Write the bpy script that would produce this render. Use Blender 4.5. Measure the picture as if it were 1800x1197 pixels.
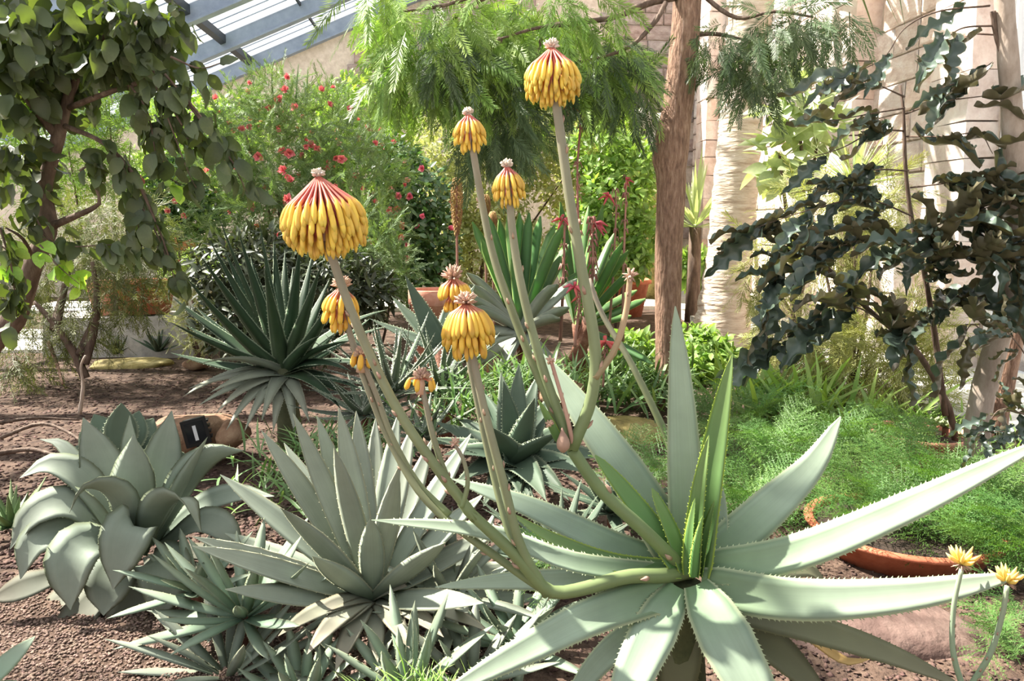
import bpy, math, random
import numpy as np
from mathutils import Matrix, Vector

for o in list(bpy.data.objects):
    bpy.data.objects.remove(o)
scn = bpy.context.scene
COL = scn.collection
rng = np.random.default_rng(11)
random.seed(11)

# ------------------------------------------------------------------ camera
FPX = 1350.0
CAM = np.array([0.0, 0.0, 1.5])
PITCH = math.atan(198.5 / FPX)
cd = bpy.data.cameras.new('camera')
cd.sensor_fit = 'HORIZONTAL'; cd.sensor_width = 36.0; cd.lens = 36.0 * FPX / 1800.0
cd.clip_start = 0.05; cd.clip_end = 200
cam = bpy.data.objects.new('camera', cd); COL.objects.link(cam)
cam.location = CAM.tolist(); cam.rotation_euler = (math.pi / 2 - PITCH, 0, 0)
scn.camera = cam

# ------------------------------------------------------------------ world, sun, exposure
w = bpy.data.worlds.new('world'); scn.world = w; w.use_nodes = True
nt = w.node_tree; nt.nodes.clear()
out = nt.nodes.new('ShaderNodeOutputWorld'); bg = nt.nodes.new('ShaderNodeBackground')
tc = nt.nodes.new('ShaderNodeTexCoord'); sx = nt.nodes.new('ShaderNodeSeparateXYZ')
rp = nt.nodes.new('ShaderNodeValToRGB')
rp.color_ramp.elements[0].position = 0.0; rp.color_ramp.elements[0].color = (0.98, 0.99, 1.0, 1)
rp.color_ramp.elements[1].position = 0.9; rp.color_ramp.elements[1].color = (0.72, 0.84, 1.0, 1)
nt.links.new(tc.outputs['Generated'], sx.inputs[0]); nt.links.new(sx.outputs['Z'], rp.inputs['Fac'])
nt.links.new(rp.outputs['Color'], bg.inputs['Color']); bg.inputs['Strength'].default_value = 0.62
nt.links.new(bg.outputs[0], out.inputs['Surface'])
sd = bpy.data.lights.new('sun', 'SUN'); sd.energy = 19.0; sd.angle = math.radians(0.8); sd.color = (1.0, 0.95, 0.86)
sun = bpy.data.objects.new('sun', sd); COL.objects.link(sun)
SUN_TRAVEL = Vector((0.58, -0.22, -0.78))
sun.rotation_euler = SUN_TRAVEL.to_track_quat('-Z', 'Y').to_euler(); sun.location = (-8, 8, 12)
scn.view_settings.view_transform = 'Standard'; scn.view_settings.look = 'None'
scn.view_settings.exposure = 0.48; scn.view_settings.gamma = 1.0; scn.view_settings.use_curve_mapping = False
scn.cycles.max_bounces = 10; scn.cycles.transparent_max_bounces = 24
scn.cycles.diffuse_bounces = 4; scn.cycles.glossy_bounces = 2; scn.cycles.transmission_bounces = 4
scn.cycles.sample_clamp_indirect = 4.0

# ------------------------------------------------------------------ pixel -> place
CP, SP = math.cos(PITCH), math.sin(PITCH)
def ray(px, py):
    u = (px - 900.0) / FPX; v = (598.5 - py) / FPX
    return np.array([u, CP + v * SP, -SP + v * CP])
def at(px, py, d):
    r = ray(px, py)
    return CAM + r * (d / r[1])
def ground_at(px, py, z=0.0):
    r = ray(px, py)
    return CAM + r * ((z - CAM[2]) / r[2])
def lin(r, g, b):
    def f(c):
        c /= 255.0
        return c / 12.92 if c <= 0.04045 else ((c + 0.055) / 1.055) ** 2.4
    return (f(r), f(g), f(b))
# room axes (the building is turned a little against the view)
RA = math.atan(100.0 / FPX)
RRIGHT = np.array([math.cos(RA), math.sin(RA), 0]); RFWD = np.array([-math.sin(RA), math.cos(RA), 0])
def room(X, Y, Z):
    return RRIGHT * X + RFWD * Y + np.array([0, 0, Z])
ROOMROT = Matrix(((RRIGHT[0], RFWD[0], 0, 0), (RRIGHT[1], RFWD[1], 0, 0), (0, 0, 1, 0), (0, 0, 0, 1)))

# ------------------------------------------------------------------ objects
ORG = {}
def tag(o, label=None, cat=None, group=None, kind=None):
    if label: o['label'] = label
    if cat: o['category'] = cat
    if group: o['group'] = group
    if kind: o['kind'] = kind
    return o
def empty(name, loc, label, cat, group=None, kind=None):
    o = bpy.data.objects.new(name, None); COL.objects.link(o)
    o.empty_display_size = 0.1
    o.location = [float(x) for x in loc]; ORG[o.name] = np.array(loc, float)
    return tag(o, label, cat, group, kind)
def mesh_np(name, V, F, lv=None, mats=None, mi=None, smooth=True):
    me = bpy.data.meshes.new(name)
    V = np.asarray(V, np.float32)
    Fs = [np.asarray(f, np.int32) for f in (F if isinstance(F, list) else [F]) if len(f)]
    nl = sum(f.size for f in Fs); npol = sum(len(f) for f in Fs)
    me.vertices.add(len(V)); me.vertices.foreach_set('co', V.ravel())
    me.loops.add(nl); me.polygons.add(npol)
    me.loops.foreach_set('vertex_index', np.concatenate([f.ravel() for f in Fs]))
    tot = np.concatenate([np.full(len(f), f.shape[1], np.int32) for f in Fs])
    start = np.concatenate([[0], np.cumsum(tot)[:-1]]).astype(np.int32)
    me.polygons.foreach_set('loop_start', start)
    me.polygons.foreach_set('use_smooth', np.full(npol, bool(smooth)))
    if lv is not None:
        a = me.attributes.new('lv', 'FLOAT_VECTOR', 'POINT')
        a.data.foreach_set('vector', np.asarray(lv, np.float32).ravel())
    for m in (mats or []): me.materials.append(m)
    if mi is not None: me.polygons.foreach_set('material_index', np.asarray(mi, np.int32))
    me.update(calc_edges=True)
    return me
def put(name, V, F, mat, parent=None, lv=None, smooth=True, kind=None, org=None, mi=None):
    """one mesh object; V in world coordinates"""
    if parent is not None: og = ORG[parent.name]
    else: og = np.array(org if org is not None else np.asarray(V).mean(0), float)
    me = mesh_np(name, np.asarray(V) - og, F, lv, mat if isinstance(mat, list) else [mat], mi, smooth)
    o = bpy.data.objects.new(name, me); COL.objects.link(o)
    if parent is not None: o.parent = parent
    else: o.location = og.tolist()
    ORG[o.name] = og
    if kind: o['kind'] = kind
    return o
def inst(name, me, M, parent=None):
    """object that shares mesh data; M is a world 4x4"""
    o = bpy.data.objects.new(name, me); COL.objects.link(o)
    M = np.array(M, float)
    og = M[:3, 3].copy()
    if parent is not None:
        o.parent = parent; M = M.copy(); M[:3, 3] -= ORG[parent.name]
    o.matrix_basis = Matrix(M.tolist()); ORG[o.name] = og
    return o

# ------------------------------------------------------------------ materials
def newmat(name):
    m = bpy.data.materials.new(name); m.use_nodes = True
    t = m.node_tree; t.nodes.clear()
    return m, t, t.nodes.new('ShaderNodeOutputMaterial')
def N(t, typ, **kw):
    n = t.nodes.new(typ)
    for k, v in kw.items(): setattr(n, k, v)
    return n
def rampn(t, cols):
    r = N(t, 'ShaderNodeValToRGB'); e = r.color_ramp.elements
    while len(e) < len(cols): e.new(0.5)
    for i, (p, c) in enumerate(cols):
        e[i].position = p; e[i].color = (*c[:3], 1)
    return r
def mixc(t, fac, a, b, mode='MIX'):
    m = N(t, 'ShaderNodeMix', data_type='RGBA', blend_type=mode)
    for s, v in ((0, fac), (6, a), (7, b)):
        if hasattr(v, 'links'): t.links.new(v, m.inputs[s])
        elif s == 0: m.inputs[0].default_value = v
        else: m.inputs[s].default_value = (*v[:3], 1)
    return m.outputs[2]
def mathn(t, op, a, b=None, clamp=False):
    m = N(t, 'ShaderNodeMath', operation=op, use_clamp=clamp)
    for i, v in enumerate((a, b)):
        if v is None: continue
        if hasattr(v, 'links'): t.links.new(v, m.inputs[i])
        else: m.inputs[i].default_value = v
    return m.outputs[0]
def leafmat(name, base, mid, tip, edge=None, trans=0.25, rough=0.5, var=0.25, noise=6.0, namt=0.25, tcol=None, spec=0.4, streak=0.0, back=None):
    """leaf: colour runs along the blade (attribute lv.x), margin colour at |lv.y| ~ 1, variation leaf by leaf"""
    m, t, out = newmat(name)
    at_ = N(t, 'ShaderNodeAttribute', attribute_name='lv'); s = N(t, 'ShaderNodeSeparateXYZ')
    t.links.new(at_.outputs['Vector'], s.inputs[0])
    r = rampn(t, [(0.0, base), (0.45, mid), (1.0, tip)]); t.links.new(s.outputs['X'], r.inputs['Fac'])
    col = r.outputs['Color']
    if streak:
        cx = N(t, 'ShaderNodeCombineXYZ'); t.links.new(s.outputs['Y'], cx.inputs['X'])
        t.links.new(s.outputs['Z'], cx.inputs['Z'])
        sn = N(t, 'ShaderNodeTexNoise'); sn.inputs['Scale'].default_value = 9; t.links.new(cx.outputs[0], sn.inputs['Vector'])
        col = mixc(t, mathn(t, 'MULTIPLY', sn.outputs['Fac'], streak), col, tuple(c * 0.55 for c in mid))
    tcd = N(t, 'ShaderNodeTexCoord'); nz = N(t, 'ShaderNodeTexNoise'); nz.inputs['Scale'].default_value = noise
    nz.inputs['Detail'].default_value = 3
    t.links.new(tcd.outputs['Object'], nz.inputs['Vector'])
    oi = N(t, 'ShaderNodeObjectInfo')
    rnd = mathn(t, 'FRACT', mathn(t, 'ADD', s.outputs['Z'], oi.outputs['Random']))
    hs = N(t, 'ShaderNodeHueSaturation')
    t.links.new(col, hs.inputs['Color'])
    v = mathn(t, 'ADD', mathn(t, 'MULTIPLY', rnd, 2 * var), 1.0 - var)
    v = mathn(t, 'MULTIPLY', v, mathn(t, 'ADD', mathn(t, 'MULTIPLY', nz.outputs['Fac'], 2 * namt), 1.0 - namt))
    t.links.new(v, hs.inputs['Value']); hs.inputs['Saturation'].default_value = .88
    hv = mathn(t, 'ADD', mathn(t, 'MULTIPLY', mathn(t, 'FRACT', mathn(t, 'MULTIPLY', rnd, 7.31)), 0.03), 0.485)
    t.links.new(hv, hs.inputs['Hue'])
    col = hs.outputs['Color']
    if edge is not None:
        ab = mathn(t, 'ABSOLUTE', s.outputs['Y'])
        ef = mathn(t, 'MULTIPLY', mathn(t, 'SUBTRACT', ab, 0.84), 7.0, True)
        col = mixc(t, ef, col, edge)
    if back is not None:
        ge = N(t, 'ShaderNodeNewGeometry'); col = mixc(t, ge.outputs['Backfacing'], col, back)
    p = N(t, 'ShaderNodeBsdfPrincipled'); t.links.new(col, p.inputs['Base Color'])
    p.inputs['Roughness'].default_value = rough; p.inputs['Specular IOR Level'].default_value = spec
    if trans > 0:
        tr = N(t, 'ShaderNodeBsdfTranslucent')
        tcl = mixc(t, 1.0, col, tcol or (1.25, 1.35, 0.55), 'MULTIPLY'); t.links.new(tcl, tr.inputs['Color'])
        mx = N(t, 'ShaderNodeMixShader'); mx.inputs[0].default_value = trans
        t.links.new(p.outputs[0], mx.inputs[1]); t.links.new(tr.outputs[0], mx.inputs[2]); t.links.new(mx.outputs[0], out.inputs[0])
    else: t.links.new(p.outputs[0], out.inputs[0])
    return m
def surfmat(name, cols, scale=5.0, rough=0.8, bump=0.3, bscale=30.0, detail=6, stretch=(1, 1, 1), bdist=0.02, rnd=0.0, spec=0.3):
    m, t, out = newmat(name)
    tcd = N(t, 'ShaderNodeTexCoord'); mp = N(t, 'ShaderNodeMapping'); mp.inputs['Scale'].default_value = stretch
    t.links.new(tcd.outputs['Object'], mp.inputs['Vector'])
    nz = N(t, 'ShaderNodeTexNoise'); nz.inputs['Scale'].default_value = scale; nz.inputs['Detail'].default_value = detail
    nz.inputs['Roughness'].default_value = 0.65
    t.links.new(mp.outputs[0], nz.inputs['Vector'])
    k = len(cols); r = rampn(t, [(0.3 + 0.4 * i / max(1, k - 1), c) for i, c in enumerate(cols)])
    t.links.new(nz.outputs['Fac'], r.inputs['Fac']); col = r.outputs['Color']
    if rnd:
        oi = N(t, 'ShaderNodeObjectInfo'); hs = N(t, 'ShaderNodeHueSaturation'); t.links.new(col, hs.inputs['Color'])
        t.links.new(mathn(t, 'ADD', mathn(t, 'MULTIPLY', oi.outputs['Random'], 2 * rnd), 1 - rnd), hs.inputs['Value'])
        t.links.new(mathn(t, 'ADD', mathn(t, 'MULTIPLY', mathn(t, 'FRACT', mathn(t, 'MULTIPLY', oi.outputs['Random'], 9.7)), 0.6), 0.6), hs.inputs['Saturation'])
        col = hs.outputs['Color']
    p = N(t, 'ShaderNodeBsdfPrincipled'); t.links.new(col, p.inputs['Base Color']); p.inputs['Roughness'].default_value = rough
    p.inputs['Specular IOR Level'].default_value = spec
    if bump:
        b = N(t, 'ShaderNodeBump'); b.inputs['Strength'].default_value = bump; b.inputs['Distance'].default_value = bdist
        n2 = N(t, 'ShaderNodeTexNoise'); n2.inputs['Scale'].default_value = bscale; n2.inputs['Detail'].default_value = 6
        t.links.new(mp.outputs[0], n2.inputs['Vector']); t.links.new(n2.outputs['Fac'], b.inputs['Height'])
        t.links.new(b.outputs[0], p.inputs['Normal'])
    t.links.new(p.outputs[0], out.inputs[0])
    return m
def plainmat(name, c, rough=0.5, metal=0.0):
    m, t, out = newmat(name); p = N(t, 'ShaderNodeBsdfPrincipled')
    p.inputs['Base Color'].default_value = (*c, 1); p.inputs['Roughness'].default_value = rough; p.inputs['Metallic'].default_value = metal
    t.links.new(p.outputs[0], out.inputs[0]); return m

# ------------------------------------------------------------------ shapes
def nrm(a):
    a = np.asarray(a, float); return a / (np.linalg.norm(a, axis=-1, keepdims=True) + 1e-12)
def spline(pts, n):
    """Catmull-Rom through pts, n samples evenly in arc length"""
    P = np.asarray(pts, float)
    if len(P) == 2: return P[0] + (P[1] - P[0]) * np.linspace(0, 1, n)[:, None]
    Q = np.vstack([2 * P[0] - P[1], P, 2 * P[-1] - P[-2]]); o = []
    for i in range(len(P) - 1):
        p0, p1, p2, p3 = Q[i:i + 4]; u = np.linspace(0, 1, 12, endpoint=False)[:, None]
        o.append(0.5 * ((2 * p1) + (-p0 + p2) * u + (2 * p0 - 5 * p1 + 4 * p2 - p3) * u ** 2 + (-p0 + 3 * p1 - 3 * p2 + p3) * u ** 3))
    o = np.vstack(o + [P[-1:]]); s = np.concatenate([[0], np.cumsum(np.linalg.norm(np.diff(o, axis=0), axis=1))])
    q = np.linspace(0, s[-1], n)
    return np.stack([np.interp(q, s, o[:, k]) for k in range(o.shape[1])], 1)
def bez(a, b, c, n):
    u = np.linspace(0, 1, n)[:, None]; return (1 - u) ** 2 * a + 2 * u * (1 - u) * b + u * u * c
def tang(P): return nrm(np.gradient(P, axis=0))
def grid_faces(n, k, closed=True):
    i = np.arange(n - 1)[:, None] * k; j = np.arange(k if closed else k - 1)[None, :]; j2 = (j + 1) % k
    return np.stack([i + j, i + j2, i + k + j2, i + k + j], -1).reshape(-1, 4)
def tube(P, R, k=7, cap=True):
    P = np.asarray(P, float); n = len(P); T = tang(P); R = np.broadcast_to(np.asarray(R, float), (n,))
    a = np.array([1.0, 0, 0]) if abs(T[0][0]) < 0.8 else np.array([0, 1.0, 0]); U = np.zeros((n, 3))
    u = nrm(np.cross(T[0], a))
    for i in range(n):
        u = nrm(u - T[i] * np.dot(u, T[i])); U[i] = u
    W = np.cross(T, U); th = np.linspace(0, 2 * math.pi, k, endpoint=False)
    V = P[:, None] + R[:, None, None] * (np.cos(th)[None, :, None] * U[:, None] + np.sin(th)[None, :, None] * W[:, None])
    V = V.reshape(-1, 3); F = [grid_faces(n, k)]
    tt = np.repeat(np.linspace(0, 1, n), k); lv = np.stack([tt, np.zeros_like(tt), np.full_like(tt, rng.random())], 1)
    if cap:
        V = np.vstack([V, P[0], P[-1]]); lv = np.vstack([lv, [0, 0, 0], [1, 0, 0]]); j = np.arange(k)
        F.append(np.stack([np.full(k, n * k), (j + 1) % k, j], 1)); b = (n - 1) * k
        F.append(np.stack([np.full(k, n * k + 1), b + j, b + (j + 1) % k], 1))
    return V, F, lv
def join(parts):
    V, T3, Q4, L = [], [], [], []; o = 0
    for p in parts:
        v, f = p[0], p[1]; V.append(v); L.append(p[2] if len(p) > 2 else np.zeros((len(v), 3)))
        for g in (f if isinstance(f, list) else [f]):
            g = np.asarray(g)
            if len(g): (T3 if g.shape[1] == 3 else Q4).append(g + o)
        o += len(v)
    F = []
    if T3: F.append(np.vstack(T3))
    if Q4: F.append(np.vstack(Q4))
    return np.vstack(V), F, np.vstack(L)
def box(x0, x1, y0, y1, z0, z1):
    V = np.array([[x, y, z] for z in (z0, z1) for y in (y0, y1) for x in (x0, x1)], float)
    F = np.array([[0, 2, 3, 1], [4, 5, 7, 6], [0, 1, 5, 4], [2, 6, 7, 3], [0, 4, 6, 2], [1, 3, 7, 5]]); return V, F
def rbox(*a): # box given in room coordinates
    V, F = box(*a); return V[:, :1] * RRIGHT + V[:, 1:2] * RFWD + V[:, 2:] * np.array([0, 0, 1.0]), F
def lathe(prof, k=28, c=(0, 0, 0)):
    prof = np.asarray(prof, float); th = np.linspace(0, 2 * math.pi, k, endpoint=False)
    V = np.stack([prof[:, None, 0] * np.cos(th), prof[:, None, 0] * np.sin(th), np.repeat(prof[:, None, 1], k, 1)], -1).reshape(-1, 3)
    return V + np.asarray(c, float), grid_faces(len(prof), k)
PROF = {
 'aloe':  ([0, .06, .2, .4, .6, .78, .9, .97, 1], [.86, 1, 1, .93, .78, .56, .33, .15, .03]),
 'blunt': ([0, .06, .2, .5, .75, .92, .98, 1], [.9, 1, 1, .92, .72, .42, .2, .06]),
 'neck':  ([0, .08, .2, .4, .7, .92, .98, 1], [.5, .66, .86, 1, .84, .5, .25, .06]),
 'sword': ([0, .1, .3, .5, .7, .85, .95, 1], [.5, .62, .88, 1, .86, .55, .2, .02]),
 'spade': ([0, .1, .3, .5, .65, .8, .9, .96, 1], [.5, .55, .8, 1, .96, .66, .34, .12, .02]),
 'thin':  ([0, .08, .3, .6, .85, 1], [1, .95, .8, .55, .25, .02]),
 'dagger':([0, .1, .3, .6, .85, 1], [.85, 1, .93, .62, .26, .02]),
 'strap': ([0, .2, .6, .85, .95, 1], [.7, .85, 1, .9, .6, .15]),
}
def leaf_geo(P, width, prof='aloe', face=0.3, ch=0.2, th=0.12, teeth=0, tl=0.006, nseg=None, full=True, twist=0.0, wave=0.0):
    """succulent leaf along centreline P (world); width in metres; teeth per side"""
    P = np.asarray(P, float)
    if nseg: P = spline(P, nseg)
    n = len(P); T = tang(P); t = np.linspace(0, 1, n)
    hw = 0.5 * width * np.interp(t, *PROF[prof])
    h = P[-1] - P[0]; h[2] = 0
    if np.linalg.norm(h) < 1e-4: h = np.array([0, -1.0, 0])
    h = nrm(h); s0 = np.array([-h[1], h[0], 0]); nn = nrm(np.cross(s0, T) * -1.0)
    view = nrm(CAM - P); vp = nrm(view - T * np.sum(view * T, 1, keepdims=True))
    sg = np.sign(np.sum(nn * vp, 1).mean()) or 1.0
    nn = nrm((1 - face) * nn + face * sg * vp)
    if twist: nn = nrm(nn * math.cos(twist) + np.cross(T, nn) * math.sin(twist))
    S = nrm(np.cross(T, nn)); rnd = rng.random()
    if full: su = np.array([-1, -.55, 0, .55, 1]); sl = np.array([.6, 0, -.6])
    else: su = np.array([-1, 0, 1.0]); sl = np.array([0.0])
    wv = 1.0 + wave * np.sin(t * 23 + rnd * 6)
    up = P[:, None] + (hw * wv)[:, None, None] * su[None, :, None] * S[:, None] + (hw * ch)[:, None, None] * (su ** 2)[None, :, None] * nn[:, None]
    thk = th * hw * (1 - 0.5 * t)
    lo = P[:, None] + (hw * wv)[:, None, None] * sl[None, :, None] * S[:, None] + ((hw * ch)[:, None, None] * (sl ** 2)[None, :, None] - (2 * thk)[:, None, None] * (1 - 0.3 * sl ** 2)[None, :, None]) * nn[:, None]
    R = np.concatenate([up, lo], 1); k = R.shape[1]; V = R.reshape(-1, 3)
    ss = np.concatenate([su, sl * 0.9]); lv = np.stack([np.repeat(t, k), np.tile(ss, n), np.full(n * k, rnd)], 1)
    F = [grid_faces(n, k)[:, ::-1]]
    parts = [(V, F, lv)]
    if teeth:
        tv, tf, tl_ = [], [], []
        q = np.linspace(0.05, 0.93, teeth) + rng.uniform(-.3, .3, teeth) / teeth
        for sgn in (-1, 1):
            E = P + sgn * hw[:, None] * S + (hw * ch)[:, None] * nn
            for a in q:
                c = np.array([np.interp(a, t, E[:, j]) for j in range(3)]); i = min(n - 1, int(round(a * (n - 1))))
                wd = tl * (1.0 if a < .7 else .7); o = len(tv) * 4
                tv.append(np.array([c - T[i] * wd * .7, c + T[i] * wd * .7, c - nn[i] * wd * .5, c + sgn * S[i] * wd * 1.3 + T[i] * wd * .9]))
                tf += [[o, o + 1, o + 3], [o + 1, o + 2, o + 3], [o + 2, o, o + 3]]
                tl_ += [[a, sgn * 1.0, rnd]] * 4
        parts.append((np.vstack(tv), [np.array(tf)], np.array(tl_)))
    return join(parts)
def leaf_obj(parent, P, width, mat, name='leaf', **kw):
    V, F, lv = leaf_geo(P, width, **kw)
    return put(name, V, F, mat, parent, lv)
def tip_path(O, px, py, L, front=False, bow=0.05, n=9):
    """leaf of length L from O to the sight line of a pixel"""
    D = nrm(ray(px, py)); oc = O - CAM; b = np.dot(D, oc); c = np.dot(oc, oc) - L * L; disc = b * b - c
    if disc < 0: s = b
    else: s = b - math.sqrt(disc) if front else b + math.sqrt(disc)
    Tp = CAM + D * s; M = (O + Tp) / 2 + np.array([0, 0, bow * np.linalg.norm(Tp - O)])
    return bez(O, M, Tp, n)
def az_path(O, az, e0, e1, L, n=9, r0=0.0):
    """az in radians (0 = +x, -pi/2 = towards camera); elevation runs e0 -> e1"""
    e = np.radians(np.linspace(e0, e1, n - 1)); h = np.array([math.cos(az), math.sin(az), 0])
    st = (np.cos(e)[:, None] * h + np.sin(e)[:, None] * np.array([0, 0, 1.0])) * L / (n - 1)
    return np.vstack([O + h * r0, O + h * r0 + np.cumsum(st, 0)])
def basis(D, U, S, pos):
    """k matrices: local +Y along D, local +Z near U, scale S"""
    D = nrm(D); X = nrm(np.cross(D, U)); Z = np.cross(X, D); k = len(D)
    M = np.zeros((k, 4, 4)); S = np.broadcast_to(np.asarray(S, float).reshape(-1, 1), (k, 1))
    M[:, :3, 0] = X * S; M[:, :3, 1] = D * S; M[:, :3, 2] = Z * S; M[:, :3, 3] = pos; M[:, 3, 3] = 1
    return M
def rvec(k):
    return nrm(rng.normal(size=(k, 3)))
class Tpl:
    """template mesh: local, base at origin, grows along +Y"""
    def __init__(s, name, V, F, mat, lv=None):
        s.V = np.asarray(V, float); s.F = F if isinstance(F, list) else [np.asarray(F)]
        s.lv = np.zeros((len(s.V), 3)) if lv is None else np.asarray(lv, float); s.mat = mat; s.name = name; s._me = None
    @property
    def me(s):
        if s._me is None: s._me = mesh_np(s.name, s.V, s.F, s.lv, [s.mat])
        return s._me
    def w(s, mat):
        return Tpl(s.name, s.V, s.F, mat, s.lv)
def merged(name, tpl, Ms, parent, mat=None):
    """many copies of a template joined in one object: kind = stuff"""
    k = len(Ms)
    if k == 0: return None
    m = len(tpl.V)
    V = (np.einsum('kij,mj->kmi', Ms[:, :3, :3], tpl.V) + Ms[:, None, :3, 3]).reshape(-1, 3)
    F = [(f[None] + (np.arange(k) * m)[:, None, None]).reshape(-1, f.shape[1]) for f in tpl.F]
    lv = np.tile(tpl.lv, (k, 1)); lv[:, 2] = np.repeat(rng.random(k), m)
    return put(name, V, F, mat or tpl.mat, parent, lv, kind='stuff', org=None if parent is not None else V.mean(0))
def scatter(tpls, Ms, parent, part='leaf', nparts=0, stuff='foliage'):
    """the nparts nearest to the camera as parts of their own, the rest joined"""
    tpls = tpls if isinstance(tpls, list) else [tpls]
    dist = np.linalg.norm(Ms[:, :3, 3] - CAM, axis=1); o = np.argsort(dist); Ms = Ms[o]
    for i in range(min(nparts, len(Ms))):
        inst(part, tpls[i % len(tpls)].me, Ms[i], parent)
    rest = Ms[nparts:]
    for j, tp in enumerate(tpls):
        if len(rest[j::len(tpls)]): merged(stuff, tp, rest[j::len(tpls)], parent)
def blob_points(blobs, n, shell=0.55):
    """points inside ellipsoids (px, py, d, rx_px, ry_px, depth radius m), and outward directions"""
    vol = np.array([b[3] * b[4] for b in blobs], float); cnt = np.maximum(1, (n * vol / vol.sum()).astype(int)); P, D = [], []
    for b, c in zip(blobs, cnt):
        u = rvec(c); r = (shell + (1 - shell) * rng.random(c)) ** 0.8
        rad = np.array([b[3] * b[2] / FPX, b[5], b[4] * b[2] / FPX]); P.append(at(b[0], b[1], b[2]) + u * r[:, None] * rad); D.append(nrm(u * rad))
    return np.vstack(P), np.vstack(D)
def stem_obj(parent, pts, r0, r1, mat, name='stem', n=12, k=6, wob=0.0, noise=0.0):
    P = spline(pts, n)
    if wob: P[1:-1] += rng.normal(0, wob, (n - 2, 3))
    V, F, lv = tube(P, np.linspace(r0, r1, n) * (1 + noise * rng.uniform(-1, 1, n)), k)
    return put(name, V, F, mat, parent, lv)
# ================================================================== the building
M_SOIL = surfmat('soil', [lin(48, 37, 31), lin(84, 66, 55), lin(116, 96, 82)], scale=9, rough=0.95, bump=0.8, bscale=45, detail=9, bdist=0.03)
M_PATH = surfmat('path_gravel', [lin(206, 200, 190), lin(232, 227, 219)], scale=14, rough=0.9, bump=0.3, bscale=80)
M_SLAB = surfmat('kerb_stone', [lin(150, 146, 140), lin(196, 190, 182)], scale=8, rough=0.9, bump=0.3)
M_MORTAR = surfmat('mortar', [lin(186, 170, 156), lin(218, 204, 192)], scale=10, rough=0.95, bump=0.6)
M_STONE = surfmat('sandstone', [lin(196, 168, 154), lin(222, 202, 190), lin(236, 224, 214)], scale=3.2, rough=0.9, bump=0.7, bscale=14, rnd=0.13, bdist=0.03)
M_STONE2 = surfmat('rubble_stone', [lin(132, 112, 106), lin(160, 142, 136), lin(180, 164, 158)], scale=3.0, rough=0.9, bump=0.7, bscale=12, rnd=0.14, bdist=0.03)
M_STEEL = surfmat('painted_steel', [lin(112, 124, 142), lin(140, 152, 170)], scale=3, rough=0.55, bump=0.05)
M_DARKSTEEL = plainmat('dark_steel', lin(44, 50, 58), 0.5)
M_WHITE = plainmat('white_paint', lin(235, 236, 236), 0.5)
def glassmat(name, tr, milk):
    m, t, out = newmat(name)
    a = N(t, 'ShaderNodeBsdfTransparent'); a.inputs[0].default_value = (tr, tr, tr, 1)
    b = N(t, 'ShaderNodeBsdfTranslucent'); b.inputs[0].default_value = (0.9, 0.94, 1.0, 1)
    g = N(t, 'ShaderNodeBsdfGlossy'); g.inputs['Roughness'].default_value = 0.08
    m1 = N(t, 'ShaderNodeMixShader'); m1.inputs[0].default_value = milk
    t.links.new(a.outputs[0], m1.inputs[1]); t.links.new(b.outputs[0], m1.inputs[2])
    m2 = N(t, 'ShaderNodeMixShader'); m2.inputs[0].default_value = 0.05
    t.links.new(m1.outputs[0], m2.inputs[1]); t.links.new(g.outputs[0], m2.inputs[2]); t.links.new(m2.outputs[0], out.inputs[0])
    return m
M_GLASS = glassmat('roof_glass', 0.97, 0.10)
M_PANE = glassmat('window_glass', 0.97, 0.02)

WX, EY = 5.5, 17.7                     # long wall, end wall (room coordinates)
EAVE_X = -11.6
def roof_z(X): return 7.54 + 0.425 * (X - 1.34)

# ground: one gently uneven sheet of soil
gx = np.linspace(-14, 9, 150); gy = np.linspace(-3, 20, 150)
GX, GY = np.meshgrid(gx, gy)
def gz(x, y):
    return 0.02 * np.sin(x * 1.9 + 1) * np.cos(y * 1.3) + 0.012 * np.sin(x * 5.1) * np.sin(y * 4.3) - 0.02
V = np.stack([GX, GY, gz(GX, GY)], -1).reshape(-1, 3)
F = grid_faces(150, 150, False)
tag(put('floor', V, [F], M_SOIL, org=(0, 0, 0)), 'reddish brown soil and fine gravel of the planting bed', 'ground', kind='structure')
# outside ground
V, F = box(-60, 60, -40, 70, -0.4, -0.25)
tag(put('ground_outside', V, [F], M_PATH, org=(0, 0, 0)), 'pale gravel ground outside the glasshouse', 'ground', kind='structure')
# paths
def path_slab(name, label, x0, x1, y0, y1, z0=-0.05, z1=0.035, mat=M_PATH):
    V, F = rbox(x0, x1, y0, y1, z0, z1)
    return tag(put(name, V, [F], mat, smooth=False), label, 'path', kind='structure')
path_slab('path_paved', 'pale sunlit path running along the tall stone wall', 3.95, WX, 2.0, EY)
path_slab('path_gravel', 'pale gravel path crossing behind the left bed', -8.0, -3.1, 9.6, 11.6)
path_slab('path_cross', 'pale path crossing in front of the end wall', -8.0, 3.95, 14.2, 16.0)
kb = None
for i in range(13):
    y0 = 5.0 + i * 0.98
    V, F = rbox(3.8, 3.945, y0, y0 + 0.96, -0.05, 0.085)
    if kb is None:
        kb = empty('kerb', room(3.87, 5, 0), 'low grey kerb stones edging the sunlit path', 'kerb', kind='structure')
    put('kerb_stone', V, [F], M_SLAB, kb, smooth=False)

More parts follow.
